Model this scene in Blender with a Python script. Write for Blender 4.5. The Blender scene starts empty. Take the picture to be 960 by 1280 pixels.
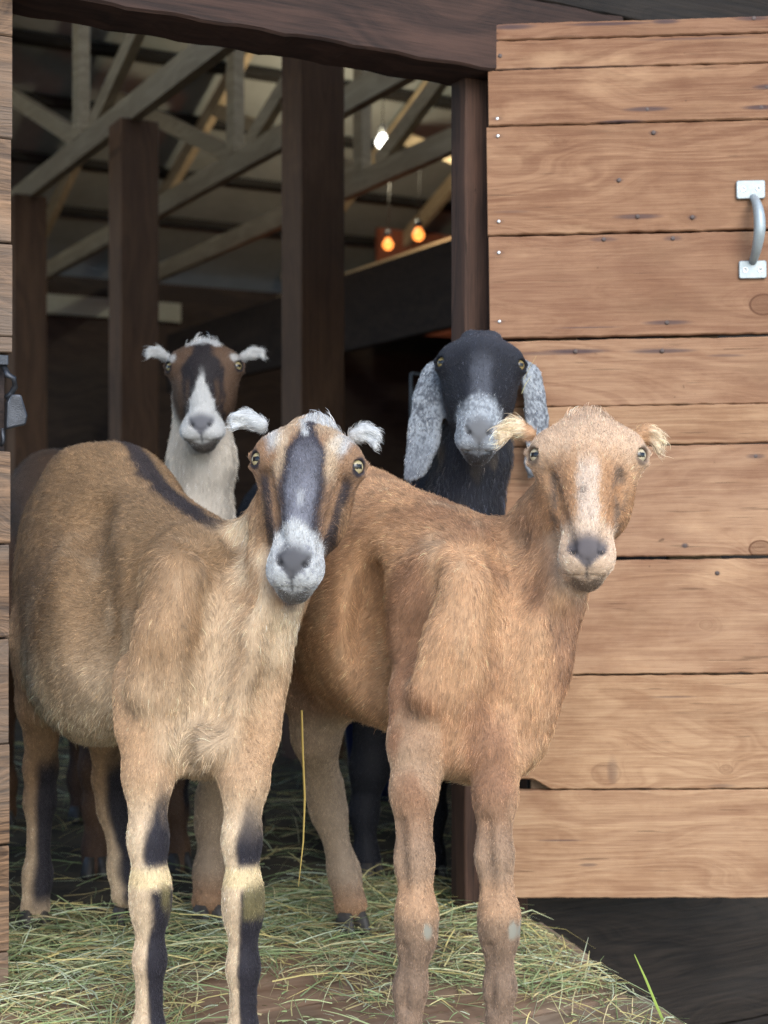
import bpy, bmesh, math, random, time
import numpy as np
from mathutils import Vector, Matrix, kdtree

rng = np.random.default_rng(11)
random.seed(5)
scene = bpy.context.scene
COL = scene.collection
rad = math.radians

# ------------------------------------------------------------------ camera, light, exposure
EYE = 0.71                      # camera height above the barn floor's zero level
FPX, HOR = 1849.0, 657.0        # focal length and horizon in photo pixels


def P(px, py, d):
    return np.array([(px - 480.0) * d / FPX, d, EYE + (HOR - py) * d / FPX])


cam_d = bpy.data.cameras.new("camera")
cam = bpy.data.objects.new("camera", cam_d)
COL.objects.link(cam)
cam.location = (0, 0, EYE)
cam.rotation_euler = (rad(90), 0, 0)
cam_d.sensor_width = 36
cam_d.lens = 52.0
cam_d.shift_y = 17.0 / 1280.0
cam_d.clip_start = 0.05
cam_d.clip_end = 2000
cam_d.dof.use_dof = True
cam_d.dof.focus_distance = 2.05
cam_d.dof.aperture_fstop = 5.0
scene.camera = cam

w = bpy.data.worlds.new("World")
scene.world = w
w.use_nodes = True
nt = w.node_tree
nt.nodes.clear()
sky = nt.nodes.new("ShaderNodeTexSky")
sky.sky_type = 'NISHITA'
sky.sun_disc = False
SUN_EL, SUN_AZ = 36.0, 162.0     # azimuth from +Y clockwise: behind the camera, a bit to its right
sky.sun_elevation = rad(SUN_EL)
sky.sun_rotation = rad(SUN_AZ)
sky.air_density = 1.0
sky.dust_density = 1.0
bg = nt.nodes.new("ShaderNodeBackground")
bg.inputs[1].default_value = 0.15
out = nt.nodes.new("ShaderNodeOutputWorld")
nt.links.new(sky.outputs[0], bg.inputs[0])
nt.links.new(bg.outputs[0], out.inputs[0])

sun_d = bpy.data.lights.new("sun", 'SUN')
sun = bpy.data.objects.new("sun", sun_d)
COL.objects.link(sun)
sun_d.energy = 1.1
sun_d.angle = rad(40)
sun_d.color = (1.0, 0.965, 0.91)
_az, _el = rad(SUN_AZ), rad(SUN_EL)
_to_sun = Vector((math.sin(_az) * math.cos(_el), math.cos(_az) * math.cos(_el), math.sin(_el)))
sun.rotation_euler = _to_sun.to_track_quat('Z', 'Y').to_euler()

scene.view_settings.view_transform = 'Standard'
scene.view_settings.look = 'None'
scene.view_settings.exposure = 1.32
scene.view_settings.gamma = 1.0
scene.view_settings.use_curve_mapping = False
scene.render.engine = 'CYCLES'
scene.cycles.use_denoising = True
scene.cycles.denoising_prefilter = 'NONE'       # keeps single hairs
scene.cycles.denoising_input_passes = 'RGB_ALBEDO_NORMAL'
scene.cycles.max_bounces = 8
scene.cycles.diffuse_bounces = 4
scene.cycles.sample_clamp_indirect = 6.0
scene.cycles_curves.shape = 'RIBBONS'

# ------------------------------------------------------------------ helpers


def srgb(r, g, b, f=1.0):
    def l(c):
        c /= 255.0
        return c / 12.92 if c <= 0.04045 else ((c + 0.055) / 1.055) ** 2.4
    return np.array([l(r) * f, l(g) * f, l(b) * f])


def tag(o, label=None, cat=None, group=None, kind=None):
    if label: o['label'] = label
    if cat: o['category'] = cat
    if group: o['group'] = group
    if kind: o['kind'] = kind
    return o


def empty(name, loc=(0, 0, 0), rz=0.0):
    o = bpy.data.objects.new(name, None)
    COL.objects.link(o)
    o.empty_display_size = 0.1
    o.location = tuple(loc)
    o.rotation_euler = (0, 0, rz)
    return o


def link(name, me, mat, parent=None, loc=None):
    o = bpy.data.objects.new(name, me)
    COL.objects.link(o)
    if mat is not None:
        me.materials.append(mat)
    if parent is not None:
        o.parent = parent
    if loc is not None:
        o.location = tuple(loc)
    return o


class MB:
    """collects verts and faces with a board id per face"""

    def __init__(self):
        self.v, self.f, self.pid, self.sm = [], [], [], []

    def add(self, vs, fs, pid=0.0, smooth=False):
        n = len(self.v)
        self.v += [tuple(map(float, p)) for p in vs]
        for f in fs:
            self.f.append(tuple(i + n for i in f))
            self.pid.append(pid)
            self.sm.append(smooth)

    def box(self, x0, x1, y0, y1, z0, z1, pid=0.0, M=None):
        vs = [(x, y, z) for x in (x0, x1) for y in (y0, y1) for z in (z0, z1)]
        if M is not None:
            vs = [tuple(M @ Vector(p)) for p in vs]
        self.add(vs, [(0, 1, 3, 2), (4, 6, 7, 5), (0, 4, 5, 1), (2, 3, 7, 6), (0, 2, 6, 4), (1, 5, 7, 3)], pid)

    def beam(self, a, b, wd, ht, pid=0.0, up=(0, 0, 1)):
        """rectangular timber from a to b"""
        a, b = Vector(a), Vector(b)
        d = (b - a)
        L = d.length
        d.normalize()
        u = Vector(up)
        s = d.cross(u)
        if s.length < 1e-4:
            s = Vector((1, 0, 0))
        s.normalize()
        u = s.cross(d)
        M = Matrix((d, s, u)).transposed().to_4x4()
        M.translation = a
        self.box(0, L, -wd / 2, wd / 2, -ht / 2, ht / 2, pid, M)

    def plank(self, x0, x1, y0, y1, za0, za1, zb0, zb1, pid=0.0, n=30, jit=0.0006, bev=0.002, endj=0.0, seed=0):
        """board along x; edges (za at x0, zb at x1), slightly wavy, rounded arrises"""
        r = np.random.default_rng(seed + 1)
        t = np.linspace(0, 1, n + 1)

        def wav(s):
            ph = r.uniform(0, 6.28, 5)
            fr = r.uniform(1, 14, 5)
            am = r.uniform(.2, 1, 5)
            v = sum(am[i] * np.sin(6.28 * fr[i] * t + ph[i]) for i in range(5)) / 2
            return v * s + r.normal(0, s * .35, n + 1)
        lo = za0 + (zb0 - za0) * t + wav(jit)
        hi = za1 + (zb1 - za1) * t + wav(jit)
        yo = wav(jit) * 0
        vs, fs = [], []
        for i in range(n + 1):
            x = x0 + (x1 - x0) * t[i]
            l, h, a, b = lo[i], hi[i], y0 + yo[i], y1
            vs += [(x, a, l + bev), (x, a, h - bev), (x, a + bev, h), (x, b - bev, h),
                   (x, b, h - bev), (x, b, l + bev), (x, b - bev, l), (x, a + bev, l)]
        for i in range(n):
            for k in range(8):
                p, q = i * 8 + k, i * 8 + (k + 1) % 8
                fs.append((p, q, q + 8, p + 8))
        fs.append(tuple(range(7, -1, -1)))
        fs.append(tuple(n * 8 + k for k in range(8)))
        self.add(vs, [f[::-1] for f in fs], pid)

    def tube(self, pts, rs, n=10, pid=0.0, cap=True, ref=(0, 0, 1)):
        pts = [Vector(p) for p in pts]
        if not hasattr(rs, '__len__'):
            rs = [rs] * len(pts)
        vs, fs = [], []
        ref = Vector(ref)
        for i, p in enumerate(pts):
            d = (pts[min(i + 1, len(pts) - 1)] - pts[max(i - 1, 0)]).normalized()
            s = d.cross(ref)
            if s.length < .05:
                s = d.cross(Vector((0, 1, 0)))
            s.normalize()
            u = s.cross(d)
            for k in range(n):
                a = 2 * math.pi * k / n
                vs.append(p + (s * math.cos(a) + u * math.sin(a)) * rs[i])
        for i in range(len(pts) - 1):
            for k in range(n):
                a, b = i * n + k, i * n + (k + 1) % n
                fs.append((a, b, b + n, a + n))
        if cap:
            fs.append(tuple(range(n - 1, -1, -1)))
            fs.append(tuple((len(pts) - 1) * n + k for k in range(n)))
        self.add(vs, fs, pid, True)

    def lathe(self, prof, M=None, n=20, pid=0.0):
        vs, fs = [], []
        for r, z in prof:
            for k in range(n):
                a = 2 * math.pi * k / n
                vs.append(Vector((r * math.cos(a), r * math.sin(a), z)))
        if M is not None:
            vs = [M @ p for p in vs]
        for i in range(len(prof) - 1):
            for k in range(n):
                a, b = i * n + k, i * n + (k + 1) % n
                fs.append((a, b, b + n, a + n))
        fs.append(tuple(range(n - 1, -1, -1)))
        fs.append(tuple((len(prof) - 1) * n + k for k in range(n)))
        self.add(vs, fs, pid, True)

    def build(self, name, mat, parent=None, bevel=0.0, loc=None, cols=None):
        me = bpy.data.meshes.new(name)
        me.from_pydata(self.v, [], self.f)
        at = me.attributes.new('pid', 'FLOAT', 'FACE')
        at.data.foreach_set('value', np.array(self.pid, dtype=np.float32))
        me.polygons.foreach_set('use_smooth', np.array(self.sm, dtype=bool))
        bm = bmesh.new()
        bm.from_mesh(me)
        bmesh.ops.recalc_face_normals(bm, faces=bm.faces)
        bm.to_mesh(me)
        bm.free()
        o = link(name, me, mat, parent, loc)
        if bevel:
            m = o.modifiers.new('bevel', 'BEVEL')
            m.width = bevel
            m.segments = 2
            m.limit_method = 'ANGLE'
        return o


# barn frame: r runs along the front wall (to the right and away), n into the barn
PSI = rad(28)
J = Vector((0.138, 2.55, 0))
BARN = Matrix.Translation(J) @ Matrix.Rotation(PSI, 4, 'Z')


def W(r, n, z):
    return BARN @ Vector((r, n, z))


def barn_empty(name, r=0, n=0, z=0):
    return empty(name, W(r, n, z), PSI)


# ------------------------------------------------------------------ numpy noise
_perm = np.random.default_rng(3).random(65536).astype(np.float32)


def vnoise(p):
    p = np.asarray(p, dtype=np.float64)
    i = np.floor(p).astype(np.int64)
    f = p - i
    f = f * f * (3 - 2 * f)

    def h(dx, dy, dz):
        k = (i[:, 0] + dx) * 73856093 ^ (i[:, 1] + dy) * 19349663 ^ (i[:, 2] + dz) * 83492791
        return _perm[k & 65535]
    x0 = h(0, 0, 0) * (1 - f[:, 0]) + h(1, 0, 0) * f[:, 0]
    x1 = h(0, 1, 0) * (1 - f[:, 0]) + h(1, 1, 0) * f[:, 0]
    x2 = h(0, 0, 1) * (1 - f[:, 0]) + h(1, 0, 1) * f[:, 0]
    x3 = h(0, 1, 1) * (1 - f[:, 0]) + h(1, 1, 1) * f[:, 0]
    return (x0 * (1 - f[:, 1]) + x1 * f[:, 1]) * (1 - f[:, 2]) + (x2 * (1 - f[:, 1]) + x3 * f[:, 1]) * f[:, 2]


def fbm(p, o=3):
    s, a, t = 0, 1.0, 0
    q = np.asarray(p, dtype=np.float64)
    for k in range(o):
        s = s + a * vnoise(q + 17.3 * k)
        t += a
        a *= .5
        q = q * 2.03
    return s / t


def sst(a, b, x):
    t = np.clip((x - a) / (b - a), 0, 1)
    return t * t * (3 - 2 * t)


# ------------------------------------------------------------------ node materials
class NB:
    def __init__(self, name):
        self.m = bpy.data.materials.new(name)
        self.m.use_nodes = True
        self.t = self.m.node_tree
        self.b = self.t.nodes['Principled BSDF']

    def n(self, typ, **kw):
        x = self.t.nodes.new(typ)
        for k, v in kw.items():
            setattr(x, k, v)
        return x

    def set(self, sock, v):
        if hasattr(v, 'is_output') or isinstance(v, bpy.types.NodeSocket):
            self.t.links.new(v, sock)
        else:
            sock.default_value = v

    def math(self, op, a, b=0.0, c=None, clamp=False):
        x = self.n('ShaderNodeMath', operation=op, use_clamp=clamp)
        self.set(x.inputs[0], a)
        self.set(x.inputs[1], b)
        if c is not None:
            self.set(x.inputs[2], c)
        return x.outputs[0]

    def vmath(self, op, a, b):
        x = self.n('ShaderNodeVectorMath', operation=op)
        self.set(x.inputs[0], a)
        self.set(x.inputs[1], b)
        return x.outputs[1] if op in ('LENGTH', 'DOT_PRODUCT') else x.outputs[0]

    def mix(self, f, a, b, typ='MIX'):
        x = self.n('ShaderNodeMix', data_type='RGBA', blend_type=typ)
        self.set(x.inputs[0], f)
        for s, v in ((6, a), (7, b)):
            if isinstance(v, (tuple, list, np.ndarray)):
                v = tuple(float(q) for q in v)[:3] + (1.0,)
            self.set(x.inputs[s], v)
        return x.outputs[2]

    def ramp(self, v, a, b, lo=0.0, hi=1.0):
        x = self.n('ShaderNodeMapRange', interpolation_type='SMOOTHSTEP')
        self.set(x.inputs[0], v)
        for k, q in enumerate((a, b, lo, hi)):
            x.inputs[k + 1].default_value = q
        return x.outputs[0]

    def noise(self, vec=None, scale=1.0, detail=3.0, rough=.55, dims='3D', wv=None, dist=0.0):
        x = self.n('ShaderNodeTexNoise', noise_dimensions=dims)
        if vec is not None: self.set(x.inputs['Vector'], vec)
        if wv is not None: self.set(x.inputs['W'], wv)
        x.inputs['Scale'].default_value = scale
        x.inputs['Detail'].default_value = detail
        x.inputs['Roughness'].default_value = rough
        x.inputs['Distortion'].default_value = dist
        return x.outputs['Fac']

    def comb(self, x, y, z):
        c = self.n('ShaderNodeCombineXYZ')
        for s, v in zip(c.inputs, (x, y, z)):
            self.set(s, v)
        return c.outputs[0]

    def bump(self, h, strength=.4, dist=.002):
        x = self.n('ShaderNodeBump')
        x.inputs['Strength'].default_value = strength
        x.inputs['Distance'].default_value = dist
        self.set(x.inputs['Height'], h)
        self.t.links.new(x.outputs[0], self.b.inputs['Normal'])


def plain(name, col, rough=.6, metal=0.0, var=.25, scale=8.0, bump=.2, spec=.4):
    b = NB(name)
    tc = b.n('ShaderNodeTexCoord').outputs['Object']
    f = b.noise(tc, scale, 5, .6)
    f2 = b.noise(tc, scale * 9, 3, .6)
    ff = b.math('ADD', b.math('MULTIPLY', f, .65), b.math('MULTIPLY', f2, .35))
    c = b.mix(b.ramp(ff, .3, .7), np.array(col) * (1 - var), np.array(col) * (1 + var))
    b.set(b.b.inputs['Base Color'], c)
    b.b.inputs['Roughness'].default_value = rough
    b.b.inputs['Metallic'].default_value = metal
    b.b.inputs['Specular IOR Level'].default_value = spec
    if bump:
        b.bump(f2, bump, .002)
    return b.m


def wood(name, light, dark, axis='X', ring=26.0, fine=1.0, var=.35, rough=.75, weather=0.0, grey=(.25, .24, .22),
         knots=(), stains=(), blotch=.5, bump=.5, spec=.25, tone=None, age_shade=None):
    """timber with contour rings that bend round knots; boards differ by their 'pid' attribute"""
    b = NB(name)
    tc = b.n('ShaderNodeTexCoord').outputs['Object']
    sep = b.n('ShaderNodeSeparateXYZ')
    b.set(sep.inputs[0], tc)
    X, Y, Z = sep.outputs
    if axis == 'Y':
        X, Y = Y, X
    elif axis == 'Z':
        X, Z = Z, X
    pid = b.n('ShaderNodeAttribute', attribute_name='pid').outputs['Fac']
    off = b.math('MULTIPLY', pid, 3.713)
    Xo = b.math('ADD', X, off)
    Yo = b.math('ADD', Y, off)
    vec = b.comb(b.math('MULTIPLY', Xo, 2.0), b.math('MULTIPLY', Yo, 7.0), b.math('MULTIPLY', Z, 7.0))
    field = b.math('MULTIPLY', b.noise(vec, 1.0, 2, .5), 5.0)
    field = b.math('ADD', field, b.math('MULTIPLY', Z, 16.0))
    kmask = None
    for (kx, kz, kr, ks) in knots:
        dx = b.math('MULTIPLY', b.math('SUBTRACT', X, kx), 0.75 / kr)
        dz = b.math('MULTIPLY', b.math('SUBTRACT', Z, kz), 1.0 / kr)
        dd = b.math('ADD', b.math('MULTIPLY', dx, dx), b.math('MULTIPLY', dz, dz))
        g = b.math('DIVIDE', 1.0, b.math('ADD', 1.0, b.math('MULTIPLY', dd, .45)))
        field = b.math('ADD', field, b.math('MULTIPLY', g, 2.2 * ks))
        core = b.ramp(dd, .75, 1.25, 1.0, 0.0)
        rim = b.ramp(b.math('ABSOLUTE', b.math('SUBTRACT', dd, 1.0)), 0.05, .35, 1.0, 0.0)
        both = b.math('MULTIPLY', b.math('MAXIMUM', b.math('MULTIPLY', core, .45), rim), ks)
        kmask = both if kmask is None else b.math('MAXIMUM', kmask, both)
    rings = b.noise(None, 1.0, 3, .6, '1D', b.math('MULTIPLY', field, ring / 16.0))
    vec2 = b.comb(b.math('MULTIPLY', Xo, 7.0), b.math('MULTIPLY', Yo, 60.0), b.math('ADD', b.math('MULTIPLY', Z, 260.0 * fine), off))
    fibre = b.noise(vec2, 1.0, 4, .65, dist=.3)
    vec3 = b.comb(b.math('MULTIPLY', Xo, 14.0), b.math('MULTIPLY', Yo, 14.0), b.math('MULTIPLY', Z, 500.0 * fine))
    scr = b.noise(vec3, 1.0, 2, .7)
    big = b.noise(b.comb(b.math('MULTIPLY', Xo, 3.0), Yo, b.math('MULTIPLY', Z, 9.0)), 1.0, 5, .62)
    g = b.math('ADD', b.math('MULTIPLY', b.ramp(rings, .32, .68), .42), b.math('MULTIPLY', b.ramp(fibre, .3, .72), .52))
    col = b.mix(g, dark, light)
    # board-to-board tone
    pn = b.noise(None, 1.0, 0, .5, '1D', b.math('MULTIPLY', pid, 7.77))
    col = b.mix(b.math('MULTIPLY', b.ramp(pn, .25, .75), var), col, tone if tone is not None else np.array(dark) * .8)
    if age_shade is not None:          # lower boards bleached by rain and sun; eave shade put into upper ones
        col = b.mix(b.ramp(b.math('ADD', pid, b.math('MULTIPLY', b.math('SUBTRACT', pn, .5), 4.0)), 1.0, 9.5, 0.0, 1.0), col, b.mix(.75, col, age_shade, 'MULTIPLY'))
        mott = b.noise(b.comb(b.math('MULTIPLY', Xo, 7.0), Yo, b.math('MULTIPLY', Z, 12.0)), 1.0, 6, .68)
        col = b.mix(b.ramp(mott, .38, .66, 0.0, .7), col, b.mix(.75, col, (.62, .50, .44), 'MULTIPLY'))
    # blotches: dirt and sun-bleaching
    col = b.mix(b.math('MULTIPLY', b.ramp(big, .52, .75), blotch), col, np.array(dark) * .75)
    col = b.mix(b.math('MULTIPLY', b.ramp(big, .28, .46, 1.0, 0.0), blotch * .6), col, np.minimum(np.array(light) * 1.3, .9))
    # small dark checks along the grain
    chk = b.ramp(b.noise(b.comb(b.math('MULTIPLY', Xo, 9.0), Yo, b.math('MULTIPLY', Z, 190.0)), 1.0, 2, .5), .67, .74)
    col = b.mix(b.math('MULTIPLY', chk, .55), col, np.array(dark) * .3)
    dots = b.ramp(b.noise(b.comb(b.math('MULTIPLY', Xo, 55.0), Yo, b.math('MULTIPLY', Z, 75.0)), 1.0, 2, .5), .74, .80)
    col = b.mix(b.math('MULTIPLY', dots, .6), col, np.array(dark) * .25)
    if weather:
        wv = b.noise(b.comb(b.math('MULTIPLY', Xo, 2.0), Yo, b.math('MULTIPLY', Z, 11.0)), 1.0, 4, .6)
        col = b.mix(b.math('MULTIPLY', b.ramp(wv, .4, .62), weather), col, grey)
    if kmask is not None:
        col = b.mix(kmask, col, np.array(dark) * np.array([.42, .33, .3]))
    smask = None
    wob = b.math('SUBTRACT', fibre, .5)
    for (sx, sz, rx, rz, st) in stains:
        dx = b.math('MULTIPLY', b.math('SUBTRACT', X, sx), 1 / rx)
        dz = b.math('MULTIPLY', b.math('ADD', b.math('SUBTRACT', Z, sz), b.math('MULTIPLY', wob, rz * .8)), 1 / rz)
        dd = b.math('ADD', b.math('MULTIPLY', dx, dx), b.math('MULTIPLY', dz, dz))
        s_ = b.math('MULTIPLY', b.ramp(dd, 0.0, 1.0, 1.0, 0.0), st)
        smask = s_ if smask is None else b.math('MAXIMUM', smask, s_)
    if smask is not None:
        col = b.mix(smask, col, (.045, .032, .04))
    b.set(b.b.inputs['Base Color'], col)
    b.b.inputs['Roughness'].default_value = rough
    b.b.inputs['Specular IOR Level'].default_value = spec
    h = b.math('ADD', b.math('MULTIPLY', fibre, .6), b.math('ADD', b.math('MULTIPLY', rings, .5), b.math('MULTIPLY', scr, .3)))
    b.bump(h, bump, .0025)
    return b.m


def emitter(name, col, strength):
    b = NB(name)
    b.b.inputs['Base Color'].default_value = (.02, .02, .02, 1)
    b.b.inputs['Emission Color'].default_value = tuple(col) + (1.0,)
    b.b.inputs['Emission Strength'].default_value = strength
    return b.m


def attr_mat(name, attr, rough=.6, spec=.3, sheen=0.0, mul=1.0):
    b = NB(name)
    a = b.n('ShaderNodeAttribute', attribute_name=attr)
    c = a.outputs['Color']
    if mul != 1.0:
        c = b.mix(1.0, c, (mul, mul, mul), 'MULTIPLY')
    b.set(b.b.inputs['Base Color'], c)
    b.b.inputs['Roughness'].default_value = rough
    b.b.inputs['Specular IOR Level'].default_value = spec
    b.b.inputs['Sheen Weight'].default_value = sheen
    return b.m

# ------------------------------------------------------------------ animals: smooth implicit bodies
class Body:
    def __init__(self):
        self.pr = []

    def cone(self, a, b, ra, rb, k=.03, tag='body', op='add', sq=None, flow=None):
        self.pr.append(dict(t='c', a=np.array(a, float), b=np.array(b, float), ra=ra, rb=rb, k=k, tag=tag, op=op, sq=sq, flow=flow))

    def chain(self, pts, rs, k=.03, tag='body', sq=None, flow=None):
        for i in range(len(pts) - 1):
            self.cone(pts[i], pts[i + 1], rs[i], rs[i + 1], k, tag, 'add', sq, flow)

    def ell(self, c, axes, r, k=.04, tag='body', op='add', flow=None):
        self.pr.append(dict(t='e', c=np.array(c, float), M=np.array(axes, float), r=np.array(r, float), k=k, tag=tag, op=op, flow=flow))

    def dist(self, q, p, raw=False):
        if q['t'] == 'c':
            a, b = q['a'], q['b']
            v = p - a
            bv = b - a
            f = 1.0
            if q['sq'] is not None:
                ax, f = np.array(q['sq'][0], float), q['sq'][1]
                v = v + np.outer((v @ ax) * (1 / f - 1), ax)
                bv = bv + ax * (bv @ ax) * (1 / f - 1)
            L2 = bv @ bv + 1e-12
            h = np.clip((v @ bv) / L2, 0, 1)
            d = np.sqrt(((v - h[:, None] * bv) ** 2).sum(1)) - (q['ra'] + (q['rb'] - q['ra']) * h)
            return d if raw else d * (min(1.0, f) ** .7)
        l = (p - q['c']) @ q['M'].T
        k0 = np.sqrt(((l / q['r']) ** 2).sum(1))
        k1 = np.sqrt(((l / q['r'] ** 2) ** 2).sum(1)) + 1e-9
        return k0 * (k0 - 1.0) / k1

    def bound(self, q):
        if q['t'] == 'c':
            f = 1.0 if q['sq'] is None else max(1.0, q['sq'][1])
            return (q['a'] + q['b']) / 2, np.linalg.norm(q['b'] - q['a']) / 2 + max(q['ra'], q['rb']) * f
        return q['c'], q['r'].max()

    def eval(self, p, full=False):
        d = np.full(len(p), 10.0)
        for q in self.pr:
            if full:
                idx = slice(None)
                pp = p
            else:
                c, r = self.bound(q)
                idx = np.nonzero(((p - c) ** 2).sum(1) < (r + .07 + q['k']) ** 2)[0]
                if len(idx) == 0:
                    continue
                pp = p[idx]
            e = self.dist(q, pp)
            o = d[idx]
            k = q['k']
            if q['op'] == 'add':
                h = np.clip(.5 + .5 * (e - o) / k, 0, 1)
                d[idx] = e * (1 - h) + o * h - k * h * (1 - h)
            else:
                e = -e
                h = np.clip(.5 - .5 * (e - o) / k, 0, 1)
                d[idx] = e * (1 - h) + o * h + k * h * (1 - h)
        return d

    def surf(self, px, py, d0=1.6, d1=3.4):
        """where the line of sight towards a photo pixel meets the body (for laying muscle lines on it)"""
        dd = np.linspace(d0, d1, 500)
        pts = np.array([P(px, py, d) for d in dd])
        v = self.eval(pts)
        k = np.nonzero(v < 0)[0]
        return (pts[k[0]], unit(pts[0])) if len(k) else None

    def crease(self, pix, r, depth, tag='body', add=False, k=.03, d0=1.6):
        cs = []
        for px, py in pix:
            h = self.surf(px, py, d0)
            if h is not None:
                ray = unit(h[0] - np.array([0, 0, EYE]))
                cs.append(h[0] + ray * (r - depth) if add else h[0] - ray * (r - depth))
        return [(cs[i], cs[i + 1], r, tag, 'add' if add else 'sub', k) for i in range(len(cs) - 1)]

    def apply(self, items):
        for a, b, r, tag_, op, k in items:
            self.cone(a, b, r, r, k, tag_, op, flow=(0, 0, -1))

    def mesh(self, h):
        lo = np.min([self.bound(q)[0] - self.bound(q)[1] for q in self.pr if q['op'] == 'add'], 0) - .03
        hi = np.max([self.bound(q)[0] + self.bound(q)[1] for q in self.pr if q['op'] == 'add'], 0) + .03
        m = 8
        nb = np.ceil((hi - lo) / (h * m)).astype(int)
        g = np.stack(np.meshgrid(*[np.arange(n) for n in nb], indexing='ij'), -1).reshape(-1, 3)
        ctr = lo + (g + .5) * h * m
        dc = self.eval(ctr, True)
        D = np.repeat(np.repeat(np.repeat(dc.reshape(nb).astype(np.float32), m, 0), m, 1), m, 2)
        act = g[np.abs(dc) < h * m * 1.45]
        o = np.stack(np.meshgrid(np.arange(m), np.arange(m), np.arange(m), indexing='ij'), -1).reshape(-1, 3)
        for s in range(0, len(act), 1500):
            ii = (act[s:s + 1500, None, :] * m + o[None]).reshape(-1, 3)
            D[ii[:, 0], ii[:, 1], ii[:, 2]] = self.eval(lo + (ii + .5) * h)
        S = D < 0
        n = np.array(D.shape) - 1
        cnt = np.zeros(n, np.int8)
        for dx in (0, 1):
            for dy in (0, 1):
                for dz in (0, 1):
                    cnt += S[dx:n[0] + dx, dy:n[1] + dy, dz:n[2] + dz]
        ci = np.argwhere((cnt > 0) & (cnt < 8))
        idm = np.full(n, -1, np.int32)
        idm[ci[:, 0], ci[:, 1], ci[:, 2]] = np.arange(len(ci))
        acc = np.zeros((len(ci), 3))
        num = np.zeros(len(ci))
        cs = [(x, y, z) for x in (0, 1) for y in (0, 1) for z in (0, 1)]
        val = {c: D[ci[:, 0] + c[0], ci[:, 1] + c[1], ci[:, 2] + c[2]].astype(np.float64) for c in cs}
        for c in cs:
            for ax in range(3):
                if c[ax] == 0:
                    e = list(c)
                    e[ax] = 1
                    a, b = val[c], val[tuple(e)]
                    mk = (a < 0) != (b < 0)
                    t = a[mk] / (a[mk] - b[mk])
                    pt = np.tile(np.array(c, float), (mk.sum(), 1))
                    pt[:, ax] += t
                    acc[mk] += pt
                    num[mk] += 1
        V = lo + (ci + acc / num[:, None] + .5) * h
        quads = []
        for ax in range(3):
            u, v_ = (ax + 1) % 3, (ax + 2) % 3
            sl0 = [slice(1, n[k]) for k in range(3)]
            sl0[ax] = slice(0, n[ax])
            sl1 = list(sl0)
            sl1[ax] = slice(1, n[ax] + 1)
            A, B_ = S[tuple(sl0)], S[tuple(sl1)]
            e = np.argwhere(A != B_)
            base = e.copy()
            for k in range(3):
                if k != ax:
                    base[:, k] += 1
            inside = A[e[:, 0], e[:, 1], e[:, 2]]

            def cell(du, dv):
                c = base.copy()
                c[:, u] -= du
                c[:, v_] -= dv
                return idm[c[:, 0], c[:, 1], c[:, 2]]
            q = np.stack([cell(1, 1), cell(0, 1), cell(0, 0), cell(1, 0)], 1)
            q[~inside] = q[~inside][:, ::-1]
            quads.append(q)
        F = np.concatenate(quads)
        F = F[(F >= 0).all(1)]
        return V, F

    def fields(self, p):
        """for points: nearest part tag weights and the hair flow"""
        flow = np.zeros((len(p), 3))
        wt = np.zeros(len(p))
        tags = {}
        for q in self.pr:
            if q['op'] != 'add':
                continue
            d = self.dist(q, p, True)
            e = np.exp(-np.clip(d, -.01, .5) / .008)
            tags[q['tag']] = np.maximum(tags.get(q['tag'], 0), e)
            if q['flow'] is not None:
                flow += e[:, None] * np.array(q['flow'])
            wt += e
        tot = sum(tags.values()) + 1e-12
        return {k: v / tot for k, v in tags.items()}, flow


def vnormals(V, F):
    a, b, c, d = (V[F[:, k]] for k in range(4))
    fn = np.cross(c - a, d - b)
    N = np.zeros_like(V)
    for k in range(4):
        np.add.at(N, F[:, k], fn)
    return N / (np.linalg.norm(N, axis=1)[:, None] + 1e-12)


def unit(v):
    v = np.array(v, float)
    return v / np.linalg.norm(v)


def head_frame(poll, chin, eyes_dir):
    y = unit(chin - poll)
    x = np.array(eyes_dir, float)
    x = unit(x - y * (x @ y))
    z = np.cross(x, y)
    if z[1] > 0:
        z = -z
    return dict(O=poll, x=x, y=y, z=z, s=np.linalg.norm(chin - poll) / .25)


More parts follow.
